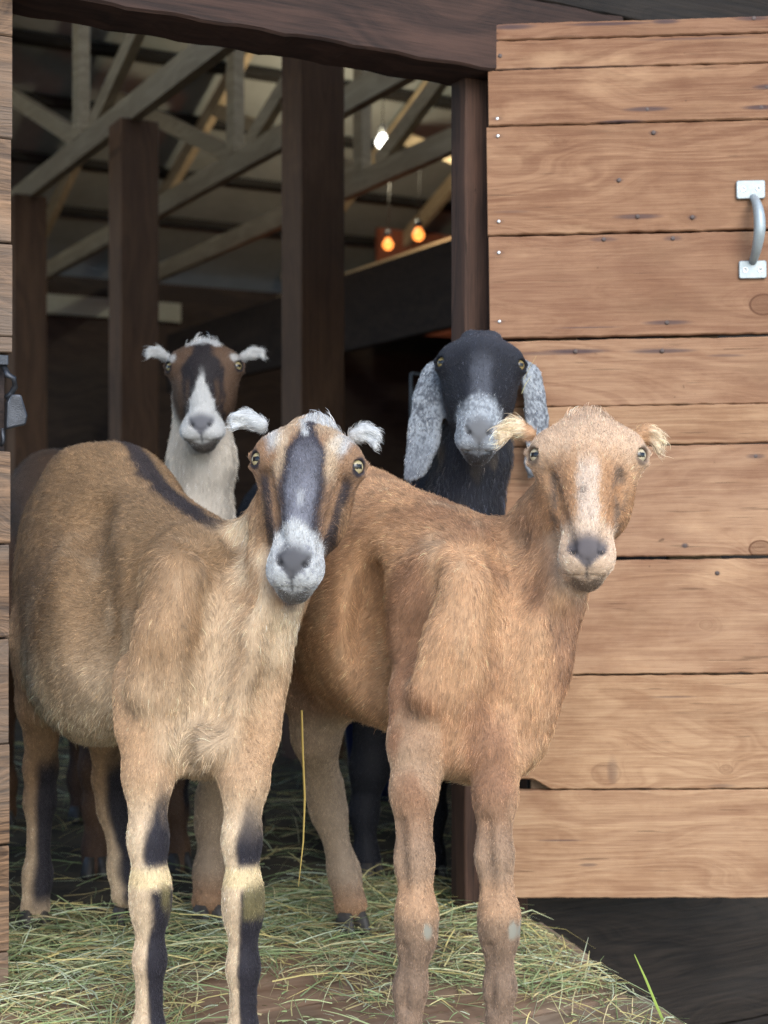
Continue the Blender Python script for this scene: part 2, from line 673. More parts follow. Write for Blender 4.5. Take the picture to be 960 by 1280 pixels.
def add_head(B, H, sx=1.0, ears='elf', roman=0.0, ear_pts=None, muz=1.0, slit=.0080):
    s = H['s']
    M = [H['x'], H['y'], H['z']]

    def T(x, y, z):
        return H['O'] + s * (x * sx * H['x'] + y * H['y'] + z * H['z'])
    up, out, x_ = -H['y'], H['z'], H['x']

    def R(a, b, c):
        return (a * s * sx, b * s, c * s)
    fl = up * .8 - out * .15
    B.ell(T(0, .038, -.062), M, R(.052, .030, .060), .03, 'head', flow=up)
    B.ell(T(0, .068, -.052), M, R(.060, .046, .048), .03, 'head', flow=fl)
    B.ell(T(0, .085, -.030), M, R(.038, .050, .024), .03, 'head', flow=fl)
    B.ell(T(0, .010, -.050), M, R(.024, .013, .026), .02, 'head', flow=up)
    if roman:
        for g in (-1, 1):
            B.ell(T(g * .019, .010, -.040), M, R(.014, .012, .016), .01, 'head', flow=up)
    for g in (-1, 1):
        B.ell(T(g * .053, .065, -.038), M, R(.0225, .022, .026), .016, 'head', flow=fl + x_ * g * .5)
        B.ell(T(g * .039, .052, -.026), M, R(.024, .020, .018), .02, 'head', flow=fl + x_ * g * .3)
    B.cone(T(0, .075, -.040 + roman * .3), T(0, .200, -.030), .046 * s, .029 * s, .025, 'head', sq=(H['x'], sx * .92), flow=fl)
    if roman:
        B.cone(T(0, .07, -.026), T(0, .175, -.020), .030 * s, .026 * s, .03, 'head', flow=fl)
    else:
        B.cone(T(0, .09, -.018), T(0, .19, -.017), .020 * s, .0185 * s, .02, 'head', flow=fl)
    for g in (-1, 1):
        B.ell(T(g * .033, .108, -.074), M, R(.024, .052, .044), .03, 'head', flow=-out * .7 + H['y'] * .4 + x_ * g * .2)
    B.cone(T(0, .115, -.088), T(0, .222, -.062), .034 * s, .020 * s, .03, 'head', flow=-out * .8 + H['y'] * .3)
    B.ell(T(0, .208, -.033), M, R(.0365 * muz, .029, .033), .02, 'head', flow=fl * .6)
    for g in (-1, 1):
        B.ell(T(g * .0150 * muz, .2205, -.019), M, R(.0190 * muz, .0170, .017), .012, 'head', flow=-H['y'] * -.3 + x_ * g * .6)
        B.ell(T(g * .0150, .207, -.005), M, R(.0085, .010, .007), .010, 'head', flow=fl)
    B.ell(T(0, .211, -.007), M, R(.019, .0170, .0085), .012, 'head', flow=fl)
    for g in (-1, 1):
        B.cone(T(g * .0505, .0555, -.0215), T(g * .0745, .0595, -.037), .0042 * s, .0046 * s, .006, 'head', flow=fl)
        B.cone(T(g * .0525, .0765, -.0225), T(g * .0735, .0745, -.037), .0030 * s, .0034 * s, .006, 'head', flow=fl)
    B.ell(T(0, .236, -.046), M, R(.0170 * muz, .0105, .022), .012, 'head', flow=H['y'])
    # eye sockets, nostrils, mouth
    for g in (-1, 1):
        B.ell(T(g * .0655, .0665, -.0255), M, R(.0136, slit, .0125), .003, 'head', 'sub')
        B.cone(T(g * .0215, .2015, .001), T(g * .0175, .213, .0040), .0018 * s, .0032 * s, .004, 'head', 'sub')
        B.cone(T(g * .0175, .213, .0040), T(g * .0060, .2245, .0040), .0028 * s, .0016 * s, .004, 'head', 'sub')
        B.cone(T(g * .002, .2415, -.012), T(g * .019 * muz, .2350, -.020), .0014 * s, .0015 * s, .004, 'head', 'sub')
        B.cone(T(g * .019 * muz, .2350, -.020), T(g * .033 * muz, .219, -.048), .0015 * s, .0014 * s, .004, 'head', 'sub')
    B.cone(T(0, .2240, .002), T(0, .2400, -.006), .0016 * s, .0016 * s, .004, 'head', 'sub')
    if ears == 'elf':
        for g, (b, m1, m2, tip) in zip((-1, 1), ear_pts):
            f = unit(np.array(tip) - np.array(b))
            B.cone(b, m1, .0095 * s, .0110 * s, .008, 'ear', flow=f)
            B.cone(m1, m2, .0110 * s, .0095 * s, .007, 'ear', flow=f)
            B.cone(m2, tip, .0075 * s, .0030 * s, .007, 'ear', flow=f)
            c = (np.array(m1) + np.array(m2)) / 2 + out * .012 * s + H['y'] * .007 * s
            B.ell(c, M, (.013 * s, .006 * s, .007 * s), .005, 'ear', 'sub')
    else:
        for g, pts, rr in ear_pts:
            nrm = unit(out * .85 + x_ * g * .5)
            f = unit(np.array(pts[-1]) - np.array(pts[0]))
            for i in range(len(pts) - 1):
                B.cone(pts[i], pts[i + 1], rr[i], rr[i + 1], .012, 'ear', sq=(nrm, .24), flow=f)
            c = [np.array(p) + nrm * .010 for p in pts]
            for i in range(1, len(pts) - 2):
                B.cone(c[i], c[i + 1], rr[i] * .62, rr[i + 1] * .62, .008, 'ear', 'sub', sq=(nrm, .13))


def eye_mesh(o_goat, H, sx, base, g, pal, lid=1.0):
    """eyeball with a bar pupil; part of the goat"""
    s = H['s']
    c = H['O'] + s * (g * .0605 * sx * H['x'] + .0665 * H['y'] - .0310 * H['z'])
    look = unit(H['x'] * g * .62 + H['z'] * .78)
    tocam = unit(np.array([0, 0, EYE]) - c)
    look = unit(look * .62 + tocam * .55)
    r = .0133 * s
    side = unit(np.cross(look, [0, 0, 1]))
    upv = np.cross(side, look)
    nu, nv = 56, 40
    vs, fs, cols = [], [], []
    for j in range(nv + 1):
        th = math.pi * j / nv
        for i in range(nu):
            ph = 2 * math.pi * i / nu
            a = math.sin(th) * math.cos(ph)
            b_ = math.sin(th) * math.sin(ph)
            q = c + r * (look * math.cos(th) * (1.06 if th < .9 else 1.0) + side * a + upv * b_)
            vs.append(q - base)
            R = math.sin(th) if th < math.pi / 2 else 2
            if R > .80:
                cl = pal['rim']
            else:
                t = min(1, R / .74)
                cl = pal['iris'] * (.80 + .25 * t - .45 * t ** 5) * (.88 + .2 * random.random())
                if R > .72: cl = pal['rim'] * 1.2
            if abs(a) < .56 and -.24 < b_ < .24 and th < math.pi / 2:
                cl = np.array([.004, .004, .006])
            cols.append(list(cl) + [1])
    for j in range(nv):
        for i in range(nu):
            a, b_ = j * nu + i, j * nu + (i + 1) % nu
            fs.append((a, b_, b_ + nu, a + nu))
    me = bpy.data.meshes.new('eye')
    me.from_pydata(vs, [], fs)
    at = me.color_attributes.new('col', 'FLOAT_COLOR', 'POINT')
    at.data.foreach_set('color', np.array(cols, np.float32).ravel())
    me.polygons.foreach_set('use_smooth', np.ones(len(fs), bool))
    return link('eye', me, MAT['eye'], o_goat)


def hoof_mesh(o_goat, p, fwd, base, sc=1.0, floor=0.0):
    """two-toed hoof standing at p"""
    mb = MB()
    side = np.array([-fwd[1], fwd[0], 0])
    h = .036 * sc
    for g in (-1, 1):
        rings = []
        for t, wd, l0, l1 in ((0, .0135, -.020, .036), (.25, .0135, -.020, .034), (.7, .012, -.017, .024), (1, .009, -.013, .014)):
            pts = []
            for k in range(12):
                a = 2 * math.pi * k / 12
                x = math.cos(a)
                l = (l1 if x > 0 else -l0) * x * sc
                y = math.sin(a) * wd * sc * (1 - .35 * max(0, x) ** 2)
                c = np.array([p[0], p[1], floor + h * t]) + fwd * l + side * (g * .0145 * sc * (1 - .25 * t) + y)
                pts.append(c - base)
            rings.append(pts)
        vs = [q for r_ in rings for q in r_]
        fs = [(i * 12 + k, i * 12 + (k + 1) % 12, (i + 1) * 12 + (k + 1) % 12, (i + 1) * 12 + k) for i in range(3) for k in range(12)]
        fs += [tuple(range(11, -1, -1)), tuple(36 + k for k in range(12))]
        mb.add(vs, fs, 0, True)
    return mb.build('hoof', MAT['hoof'], o_goat)


def soft(c, k=.09):
    g = c @ np.array([.3, .59, .11])
    return c * (1 - k) + g[:, None] * k


def finish_goat(B, H, sx, h, coat, nfur, fwd, base, label, group, hooves, pal, seed, rad_scale=1.0, contrast=1.0):
    t0 = time.time()
    r = np.random.default_rng(seed)
    V, F = B.mesh(h)
    # one relaxing pass takes the stair-steps off
    N = vnormals(V, F)
    for _ in range(2):
        dv = B.eval(V)
        V = V - N * np.clip(dv, -.002, .002)[:, None] * .8
    N = vnormals(V, F)
    left = np.array([-fwd[1], fwd[0], 0.0])
    left = left if left[0] > 0 else -left

    def frame(p, n):
        tags, flow = B.fields(p)
        q = p - H['O']
        hc = np.stack([q @ H['x'] / (H['s'] * sx), q @ H['y'] / H['s'], q @ H['z'] / H['s']], 1)
        bl = np.stack([(p - base) @ fwd, (p - base) @ left, p[:, 2]], 1)
        return dict(p=p, n=n, tags=tags, flow=flow, hc=hc, bl=bl, nf=n @ fwd, nl=n @ left)
    fr = frame(V, N)
    col, ln = coat(fr)
    col = soft(col)
    me = bpy.data.meshes.new('goat')
    me.vertices.add(len(V))
    me.vertices.foreach_set('co', (V - base).astype(np.float32).ravel())
    me.loops.add(len(F) * 4)
    me.loops.foreach_set('vertex_index', F.astype(np.int32).ravel())
    me.polygons.add(len(F))
    me.polygons.foreach_set('loop_start', np.arange(0, len(F) * 4, 4, dtype=np.int32))
    me.polygons.foreach_set('use_smooth', np.ones(len(F), bool))
    me.update(calc_edges=True)
    at = me.color_attributes.new('col', 'FLOAT_COLOR', 'POINT')
    at.data.foreach_set('color', np.concatenate([col * .85, np.ones((len(V), 1))], 1).astype(np.float32).ravel())
    o = link('goat', me, MAT['skin'], None, base)
    tag(o, label, 'goat', group)
    for g in (-1, 1):
        eye_mesh(o, H, sx, base, g, pal)
    for p, f_, sc, fl in hooves:
        hoof_mesh(o, p, f_, base, sc, fl)
    # ---- fur
    T = np.concatenate([F[:, [0, 1, 2]], F[:, [0, 2, 3]]])
    A = .5 * np.linalg.norm(np.cross(V[T[:, 1]] - V[T[:, 0]], V[T[:, 2]] - V[T[:, 0]]), axis=1)
    cen = V[T].mean(1)
    nrm = N[T].mean(1)
    tocam = np.array([0, 0, EYE]) - cen
    tocam /= np.linalg.norm(tocam, axis=1)[:, None]
    facing = (nrm * tocam).sum(1)
    lt = ln[T].mean(1)
    dens = np.where(facing > -.25, 1.0, .12) * np.clip(.016 / np.maximum(lt, .003), .6, 4.0)
    dens[lt < .0015] = 0
    pr = A * dens
    pr /= pr.sum()
    ti = r.choice(len(T), nfur, p=pr)
    u, v = r.random(nfur), r.random(nfur)
    fl = u + v > 1
    u[fl], v[fl] = 1 - u[fl], 1 - v[fl]
    w0 = 1 - u - v
    R0 = V[T[ti, 0]] * w0[:, None] + V[T[ti, 1]] * u[:, None] + V[T[ti, 2]] * v[:, None]
    Nn = N[T[ti, 0]] * w0[:, None] + N[T[ti, 1]] * u[:, None] + N[T[ti, 2]] * v[:, None]
    Nn /= np.linalg.norm(Nn, axis=1)[:, None] + 1e-9
    fr = frame(R0 + r.normal(0, .0034, (nfur, 3)), Nn)
    col, ln = coat(fr)
    col = soft(col)
    flow = fr['flow']
    # whorls and cow-licks
    sw = np.stack([fbm(R0 * 14 + 5 * k, 2) - .5 for k in range(3)], 1)
    flow = flow / (np.linalg.norm(flow, axis=1)[:, None] + 1e-9) + sw * .4
    tang = flow - Nn * (flow * Nn).sum(1)[:, None]
    tang /= np.linalg.norm(tang, axis=1)[:, None] + 1e-9
    guard = r.random(nfur) < .13
    L = ln * r.uniform(.6, 1.15, nfur) * np.where(guard, 1.6, 1.0)
    jit = r.normal(0, .11, (nfur, 3))
    d1 = Nn * .42 + tang * .9 + jit
    d2 = Nn * .12 + tang * 1.0 + jit * 1.5
    d3 = -Nn * .06 + tang * 1.0 + jit * 1.2 + np.array([0, 0, -.18])
    for d in (d1, d2, d3):
        d /= np.linalg.norm(d, axis=1)[:, None]
    p1 = R0 + d1 * (L * .30)[:, None]
    p2 = p1 + d2 * (L * .35)[:, None]
    p3 = p2 + d3 * (L * .35)[:, None]
    nc = max(50, nfur // 14)
    ci = r.choice(nfur, nc, replace=False)
    kd = kdtree.KDTree(nc)
    for i, q in enumerate(R0[ci]):
        kd.insert(q, i)
    kd.balance()
    near = np.fromiter((kd.find(q)[1] for q in R0), np.int64, nfur)
    cj = ci[near]
    ok = (np.linalg.norm(R0 - R0[cj], axis=1) < L * .6)
    kk = (r.uniform(.1, .6, nfur) * ok * np.clip(ln / .014, .2, 1))[:, None]
    p2 = p2 + (p2[cj] - p2) * kk * .35
    p3 = p3 + (p3[cj] - p3) * kk * .8
    big = r.choice(nfur, nfur // 60, replace=False)
    kb = kdtree.KDTree(len(big))
    stretch = np.array([1, 1, .45])
    for i, q in enumerate(R0[big] * stretch):
        kb.insert(q, i)
    kb.balance()
    nb = np.fromiter((kb.find(q)[1] for q in R0 * stretch), np.int64, nfur)
    cb = np.exp(r.normal(0, .08, len(big)))[nb] * np.exp(r.normal(0, .13, nc))[near] * np.exp(r.normal(0, .26, nfur))
    cb = cb * np.exp((fbm(R0 * np.array([230, 230, 95]), 2) - .5) * .4 + (fbm(R0 * np.array([120, 120, 50]) + 31, 2) - .5) * .55)
    cb = cb * np.where(guard, np.where(r.random(nfur) < .6, 1.35, .62), 1.0)
    cb = cb ** contrast
    warm = r.normal(0, .04, nfur)
    hcol = col * cb[:, None] * np.stack([1 + warm, np.ones(nfur), 1 - warm], 1)
    hcol = np.clip(hcol, .003, .92)
    hc = bpy.data.hair_curves.new('fur')
    hc.add_curves([4] * nfur)
    pts = (np.stack([R0 - Nn * .0015, p1, p2, p3], 1) - base).astype(np.float32)
    hc.attributes['position'].data.foreach_set('vector', pts.ravel()) if 'position' in hc.attributes else hc.position_data.foreach_set('vector', pts.ravel())
    ra = hc.attributes.get('radius') or hc.attributes.new('radius', 'FLOAT', 'POINT')
    rr = np.clip(ln / .018, .5, 1.1) * .00019 * rad_scale * np.where(guard, 1.55, 1.0)
    ra.data.foreach_set('value', (rr[:, None] * np.array([1, .95, .7, .15])[None]).astype(np.float32).ravel())
    ca = hc.attributes.new('hcol', 'FLOAT_COLOR', 'CURVE')
    ca.data.foreach_set('color', np.concatenate([hcol, np.ones((nfur, 1))], 1).astype(np.float32).ravel())
    fo = link('fur', hc, MAT['fur'], o)
    print('goat', label[:20], len(V), 'verts', nfur, 'hairs', round(time.time() - t0, 1), 's')
    return o

# ------------------------------------------------------------------ materials of the place
MAT = {}
ROLL, YAW = 0.0131, rad(-2.7)
DK = 733.7


def D2(px, py):
    dx, dy = px - 622.0, 1123.0 - py
    return (dx * .9999 + dy * ROLL) / DK, (-dx * ROLL + dy * .9999) / DK


door_nails = [(621.6, 148.5), (622.4, 170), (623.5, 277), (623.5, 316), (624.3, 402), (807.6, 139.3), (815.5, 168.2), (795.8, 272.4),
              (839.3, 300), (832.2, 404.6), (826, 439.6), (719, 439.6), (772.8, 226.8), (863.4, 274), (754, 300.5), (954.9, 113.6),
              (948, 138.6), (854, 682), (941, 571), (894, 716), (625, 70), (939, 28)]
st = []
for (px, py), rx, s_ in zip(door_nails, [.012] * 5 + [.05, .01, .05, .02, .05, .07, .07, .01, .01, .03, .03, .04, .008, .02, .006, .01, .04],
                           [.3] * 5 + [.75, .5, .7, .5, .7, .75, .85, .4, .6, .5, .7, .8, .8, .6, .7, .2, .7]):
    x, z = D2(px, py)
    st.append((x, z, rx, .0055, s_))
for px, py, rx, rz, s_ in ((640, 34, .05, .006, .8), (760, 32, .09, .004, .75), (830, 30, .03, .006, .8), (870, 52, .12, .0025, .5),
                           (700, 86, .2, .0022, .7), (775, 154, .05, .0035, .8), (905, 446, .04, .003, .5), (690, 442, .1, .004, .5),
                           (735, 410, .07, .0018, .6), (800, 985, .05, .003, .5), (700, 1050, .05, .002, .6), (765, 962, .012, .030, .35),
                           (840, 870, .05, .002, .5), (900, 980, .03, .004, .4), (735, 1080, .02, .004, .5), (640, 265, .04, .003, .3)):
    x, z = D2(px, py)
    st.append((x, z, rx, rz, s_))
kn = []
for px, py, r_, s_ in ((951, 383, .017, .95), (947, 686, .014, .95), (770, 545, .009, .3), (757, 966, .018, .25), (905, 960, .008, .3), (700, 180, .008, .2), (880, 780, .008, .3)):
    x, z = D2(px, py)
    kn.append((x, z, r_, s_))
MAT['door'] = wood('door_planks', srgb(202, 168, 132, .76), srgb(154, 117, 88, .75), ring=46, knots=kn, stains=st, blotch=.55, var=.35, bump=.45, tone=srgb(164, 130, 110, .82), age_shade=(.58, .46, .44))
MAT['weathered'] = wood('weathered_siding', srgb(176, 140, 108, .75), srgb(46, 34, 28, .8), ring=130, fine=.6, weather=.45, grey=srgb(126, 116, 106, .7), blotch=.6, bump=1.3, var=.6, tone=srgb(120, 104, 92, .7))
MAT['post'] = wood('brown_stained_timber', srgb(96, 70, 57, .75), srgb(48, 36, 31, .75), axis='Z', ring=30, blotch=.5, bump=.5, var=.4)
MAT['innerpost'] = wood('rough_brown_post', srgb(140, 106, 80, .8), srgb(96, 72, 58, .8), axis='Z', ring=30, blotch=.5, bump=.5, var=.4)
MAT['beam'] = wood('brown_stained_beam', srgb(92, 68, 58, .72), srgb(44, 34, 31, .72), ring=30, blotch=.5, bump=.5, var=.4)
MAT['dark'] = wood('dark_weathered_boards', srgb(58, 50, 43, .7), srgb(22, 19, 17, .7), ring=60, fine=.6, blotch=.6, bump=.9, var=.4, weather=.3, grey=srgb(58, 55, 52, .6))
MAT['truss'] = wood('grey_truss_timber', srgb(204, 184, 154, .85), srgb(158, 140, 114, .85), axis='Y', ring=30, blotch=.4, bump=.3, var=.4)
MAT['trussdark'] = wood('dark_purlin_timber', srgb(52, 48, 46, .8), srgb(28, 27, 28, .8), ring=30, blotch=.4, bump=.3)
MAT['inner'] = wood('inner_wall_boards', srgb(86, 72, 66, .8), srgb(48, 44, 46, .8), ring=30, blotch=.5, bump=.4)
MAT['rampwood'] = wood('ramp_planks', srgb(150, 136, 118, .8), srgb(92, 82, 70, .8), ring=34, fine=.8, blotch=.8, bump=.9, var=.4, weather=.55, grey=srgb(118, 110, 98, .7), tone=srgb(170, 122, 88, .8))
MAT['roof'] = plain('roof_underside', srgb(146, 149, 148, .8), .8, 0, .12, 3, .1)
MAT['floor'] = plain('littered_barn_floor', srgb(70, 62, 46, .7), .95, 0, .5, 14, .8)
MAT['ground'] = plain('earth_yard', srgb(168, 160, 144, .8), .95, 0, .25, 3, .6)
MAT['galv'] = plain('galvanised_steel', (.33, .38, .40), .5, .45, .14, 90, .05, .5)
MAT['screw'] = plain('zinc_screw', (.50, .53, .55), .35, .85, .1, 60, .1)
MAT['nail'] = plain('old_nail', (.09, .07, .065), .6, .5, .3, 90, .2)
MAT['iron'] = plain('blackened_iron', (.05, .055, .065), .4, .7, .35, 60, .3)
MAT['pale'] = plain('pale_painted_board', srgb(170, 176, 168, .8), .7, 0, .1, 6, .1)
MAT['wire'] = plain('wire_panel_steel', (.22, .24, .26), .45, .7, .2, 30, .1)
MAT['bucket'] = plain('blue_plastic', (.012, .03, .16), .4, 0, .15, 6, .05)
MAT['socket'] = plain('white_lamp_holder', (.6, .6, .56), .4, 0, .1, 20, 0)
MAT['bulb'] = emitter('lit_bulb', (1.0, .97, .85), 3.2)
MAT['heat'] = emitter('lit_heat_lamp', (1.0, .27, .05), 1.1)
b_ = NB('added_translucent_sheet')  # translucent sheet for the roof panels added to light the interior
tl = b_.n('ShaderNodeBsdfTranslucent')
tl.inputs[0].default_value = (.80, .84, .86, 1)
df = b_.n('ShaderNodeBsdfDiffuse')
df.inputs[0].default_value = (.45, .47, .45, 1)
mx = b_.n('ShaderNodeMixShader')
mx.inputs[0].default_value = .8
b_.t.links.new(df.outputs[0], mx.inputs[1])
b_.t.links.new(tl.outputs[0], mx.inputs[2])
b_.t.links.new(mx.outputs[0], b_.t.nodes['Material Output'].inputs[0])
MAT['added_sheet'] = b_.m
MAT['hay'] = attr_mat('dry_hay', 'col', .7, .2)

# ------------------------------------------------------------------ ground
mb = MB()
mb.add([(-300, -300, -.55), (300, -300, -.55), (300, 300, -.55), (-300, 300, -.55)], [(0, 1, 2, 3)])
g = mb.build('ground', MAT['ground'])
tag(g, 'trodden earth yard below the barn doorway', 'ground', kind='structure')


def ramp_z(n):
    return np.where(np.asarray(n) > -.05, .03, .03 + (np.asarray(n) + .05) * .15)


def rn(p):
    dx, dy = p[0] - J.x, p[1] - J.y
    c, s = math.cos(PSI), math.sin(PSI)
    return dx * c + dy * s, -dx * s + dy * c


# ------------------------------------------------------------------ the barn
barn = barn_empty('barn')
tag(barn, 'dark timber barn with open roof trusses seen through its low doorway', 'barn')


def zpx(py, d=2.19):
    return EYE + (HOR - py) * d / FPX


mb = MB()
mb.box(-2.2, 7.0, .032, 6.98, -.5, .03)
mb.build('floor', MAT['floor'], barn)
# siding left of the opening: its board ends make the left edge of the picture
mb = MB()
ys = [-205, -75, 55, 182, 310, 425, 445.5, 565, 680, 795, 925, 1050, 1180, 1310, 1440]
for i in range(len(ys) - 1):
    zt, zb = zpx(ys[i]) - .0012, zpx(ys[i + 1]) + .0012
    end = -.786 - .006 * max(0, min(1, (ys[i] - 200) / 900)) + random.uniform(-.0015, .0015)
    y0 = -.030 + random.uniform(-.002, .002)
    if ys[i] == 445.5:
        end -= .018
        y0 += .006
        zt -= .016
    mb.plank(-2.2, end, y0, -.002, zb, zt, zb, zt, i * 1.37 + (0 if ys[i] < 560 else 20), 60, .0008, .0022, seed=i)
mb.build('siding', MAT['weathered'], barn)
mb = MB()
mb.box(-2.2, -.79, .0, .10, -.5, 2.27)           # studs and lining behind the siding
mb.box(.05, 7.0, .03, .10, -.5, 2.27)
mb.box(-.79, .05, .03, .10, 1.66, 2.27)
mb.box(-2.2, -2.1, .1, 6.9, -.5, .85)  # unseen left end kept low and open above, to let daylight in
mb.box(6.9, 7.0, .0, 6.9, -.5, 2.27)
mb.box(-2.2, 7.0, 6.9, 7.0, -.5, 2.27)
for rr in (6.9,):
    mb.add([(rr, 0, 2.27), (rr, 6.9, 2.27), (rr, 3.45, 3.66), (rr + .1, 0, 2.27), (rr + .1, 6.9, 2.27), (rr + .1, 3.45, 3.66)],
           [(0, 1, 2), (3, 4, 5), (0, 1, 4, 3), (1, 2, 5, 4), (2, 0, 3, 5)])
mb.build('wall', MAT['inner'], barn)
# dark boards to the right of the opening, seen under the door
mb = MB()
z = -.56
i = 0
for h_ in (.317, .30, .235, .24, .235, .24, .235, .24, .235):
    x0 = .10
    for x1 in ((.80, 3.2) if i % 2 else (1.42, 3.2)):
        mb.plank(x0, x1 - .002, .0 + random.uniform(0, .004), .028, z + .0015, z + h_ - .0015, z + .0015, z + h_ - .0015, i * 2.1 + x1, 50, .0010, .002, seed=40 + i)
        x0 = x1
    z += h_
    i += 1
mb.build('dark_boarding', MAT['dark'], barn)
mb = MB()
mb.plank(-.90, .30, -.052, .06, 1.485, 1.62, 1.485, 1.62, 3, 60, .0018, .004, seed=5)
mb.build('header_beam', MAT['beam'], barn)
mb = MB()
mb.plank(-.90, 1.0, -.040, .03, 1.624, 1.76, 1.624, 1.76, 8, 60, .0014, .003, seed=6)
mb.build('header_board', MAT['dark'], barn)
# jamb at the right of the opening
mb = MB()
mb.box(0, .13, -.004, .046, -.45, 1.4845, 4)
o = mb.build('door_jamb', MAT['post'], barn, .004)
mb = MB()
mb.box(.72, 1.3, -.03, -.004, 1.60, 1.85, 2)
mb.build('pale_board', MAT['pale'], barn, .003)
# roof: panels, purlins, trusses
SL = 1.39 / 3.45
mb = MB()
def zr(n_):
    return 2.39 + (n_ if n_ < 3.45 else 6.9 - n_) * SL


def slab(mb, r0, r1, n0, n1, lift=0.0):
    vs = []
    for r_ in (r0, r1):
        for n_, z_ in ((n0, zr(n0)), (n1, zr(min(n1, 3.45)) if n0 < 3.45 else zr(n1))):
            for t in (0, .03):
                vs.append((r_, n_, z_ + t + lift))
    mb.add(vs, [(0, 2, 3, 1), (4, 5, 7, 6), (0, 4, 6, 2), (1, 3, 7, 5), (0, 1, 5, 4), (2, 6, 7, 3)])


slab(mb, -2.45, 7.6, -.28, .55)
slab(mb, -2.45, 7.6, 2.75, 3.45)
slab(mb, -2.45, -1.2, .55, 2.75)
slab(mb, 5.2, 7.6, .55, 2.75)
slab(mb, -2.45, 7.6, 3.4501, 7.5)
mb.build('roof', MAT['roof'], barn)
mb = MB()
for k in range(4):
    slab(mb, -1.2 + k * 1.6 + .004, -1.2 + (k + 1) * 1.6 - .004, .554, 2.746)
mb.build('added_light_panel', MAT['added_sheet'], barn)  # added out of view, passing daylight onto the trusses and roof underside
for n_ in [.3, .75, 1.2, 1.65, 2.1, 2.55, 3.0, 3.75, 4.2, 4.63, 5.06, 5.49, 5.96, 6.4]:
    z_ = (2.27 + n_ * SL if n_ < 3.45 else 2.27 + (6.9 - n_) * SL) + .12
    mb = MB()
    mb.beam((-2.4, n_, z_ - .024), (7.5, n_, z_ - .024), .085, .042, n_)
    mb.build('purlin', MAT['trussdark'], barn)
for k, r_ in enumerate([-.95, -.295, .36, 1.01, 1.60, 2.70, 3.3, 3.9, 4.32, 5.0, 5.66]):
    mb = MB()
    jz = random.uniform(-.01, .01)
    mb.beam((r_, .12, 2.20 + jz), (r_, 6.85, 2.20 + jz), .04, .092, k)
    for s_ in (1, -1):
        a = (r_, .12 if s_ > 0 else 6.78, 2.27 + .12 * SL + .012)
        mb.beam(a, (r_, 3.45, 3.66 + .01), .04, .092, k + .3)
        mb.beam((r_ + .003, 3.45 + .10 * -s_, 2.25 + jz), (r_ + .003, 3.45 - s_ * 1.75, 2.27 + 1.7 * SL - .03), .036, .07, k + .6)
    mb.beam((r_ - .002, 3.5, 2.24 + jz), (r_ - .002, 3.5, 3.60), .045, .085, k + .9, up=(0, 1, 0))
    mb.build('truss', MAT['truss'], barn)


def bpost(px, d, wd, ztop, pid):
    p = P(px, 657, d)
    r_, n_ = rn(p)
    mb = MB()
    mb.box(r_ - wd / 2, r_ + wd / 2, n_ - wd / 2, n_ + wd / 2, -.1, ztop, pid)
    return mb.build('post', MAT['innerpost'], barn, .006)


bpost(391, 4.35, .142, 3.0, 2)
bpost(167, 5.3, .142, 2.15, 5)
bpost(33, 6.5, .145, 2.15, 7)
# stall partition: heavy rail, lower boards
mb = MB()
mb.beam((1.84, 1.3, 1.72), (1.84, 6.6, 1.72), .05, .36, 3)
mb.build('stall_rail', MAT['inner'], barn)
mb = MB()
mb.box(3.1, 6.2, 6.2, 6.24, 1.95, 2.62, 5)
mb.build('loft_board', plain('russet_boards', srgb(150, 84, 60, .8), .8, 0, .2, 5, .1), barn)
mb = MB()
mb.box(.2, 2.0, 6.84, 6.885, 2.02, 2.14, 5)
mb.build('wall_plate', MAT['pale'], barn)

# wire panel of the pen behind the black goat
pn = barn_empty('wire_panel', .95, 1.9, .03)
tag(pn, 'dim wire pen panel in the dark behind the black goat', 'wire panel')
mb = MB()
for k in range(11):
    x = k * .11
    mb.tube([(x, x * .35, 0), (x, x * .35, 1.16)], .0042, 8)
for z_ in (.05, .3, .55, .8, 1.0, 1.16):
    mb.tube([(0, -.006, z_), (1.1, .379, z_)], .0045, 8)
mb.build('wire_grid', MAT['wire'], pn)

# lamps that are lit in the photograph


def lamp(name, p, r_, mat, label, energy, color, lr, holder='socket'):
    t = empty(name, p)
    tag(t, label, 'lamp')
    mb = MB()
    mb.lathe([(r_ * .02, -r_), (r_ * .6, -r_ * .8), (r_ * .97, -r_ * .25), (r_, .0), (r_ * .9, r_ * .45), (r_ * .55, r_ * .95), (r_ * .42, r_ * 1.3)])
    mb.build('bulb', mat, t)
    mb = MB()
    mb.lathe([(r_ * .44, r_ * 1.25), (r_ * .62, r_ * 1.3), (r_ * .62, r_ * 2.4), (r_ * .3, r_ * 2.6)])
    mb.build('lamp_holder', MAT[holder], t)
    mb = MB()
    mb.tube([(0, 0, r_ * 2.5), (.01, .02, r_ * 2.5 + .3)], .0025, 6)
    mb.build('cord', MAT['trussdark'], t)
    ld = bpy.data.lights.new(name + '_light', 'POINT')
    ld.energy = energy
    ld.color = color
    ld.shadow_soft_size = lr
    lo = bpy.data.objects.new(name + '_light', ld)
    COL.objects.link(lo)
    lo.parent = t
    lo.location = (0, -.02, -r_ * 1.6 - lr)
    return t


lamp('ceiling_bulb', P(478, 178, 7.6), .034, MAT['bulb'], 'bright white bulb glowing under the pale roof panels', 14, (1, .90, .62), .05)
lamp('heat_lamp', P(485, 306, 7.6), .028, MAT['heat'], 'glowing orange heat lamp, the more leftward and lower of the pair', 1.3, (1, .22, .05), .05, 'iron')
lamp('heat_lamp', P(523, 294, 7.5), .030, MAT['heat'], 'larger glowing orange heat lamp near the jamb', 1.5, (1, .22, .05), .05, 'iron')

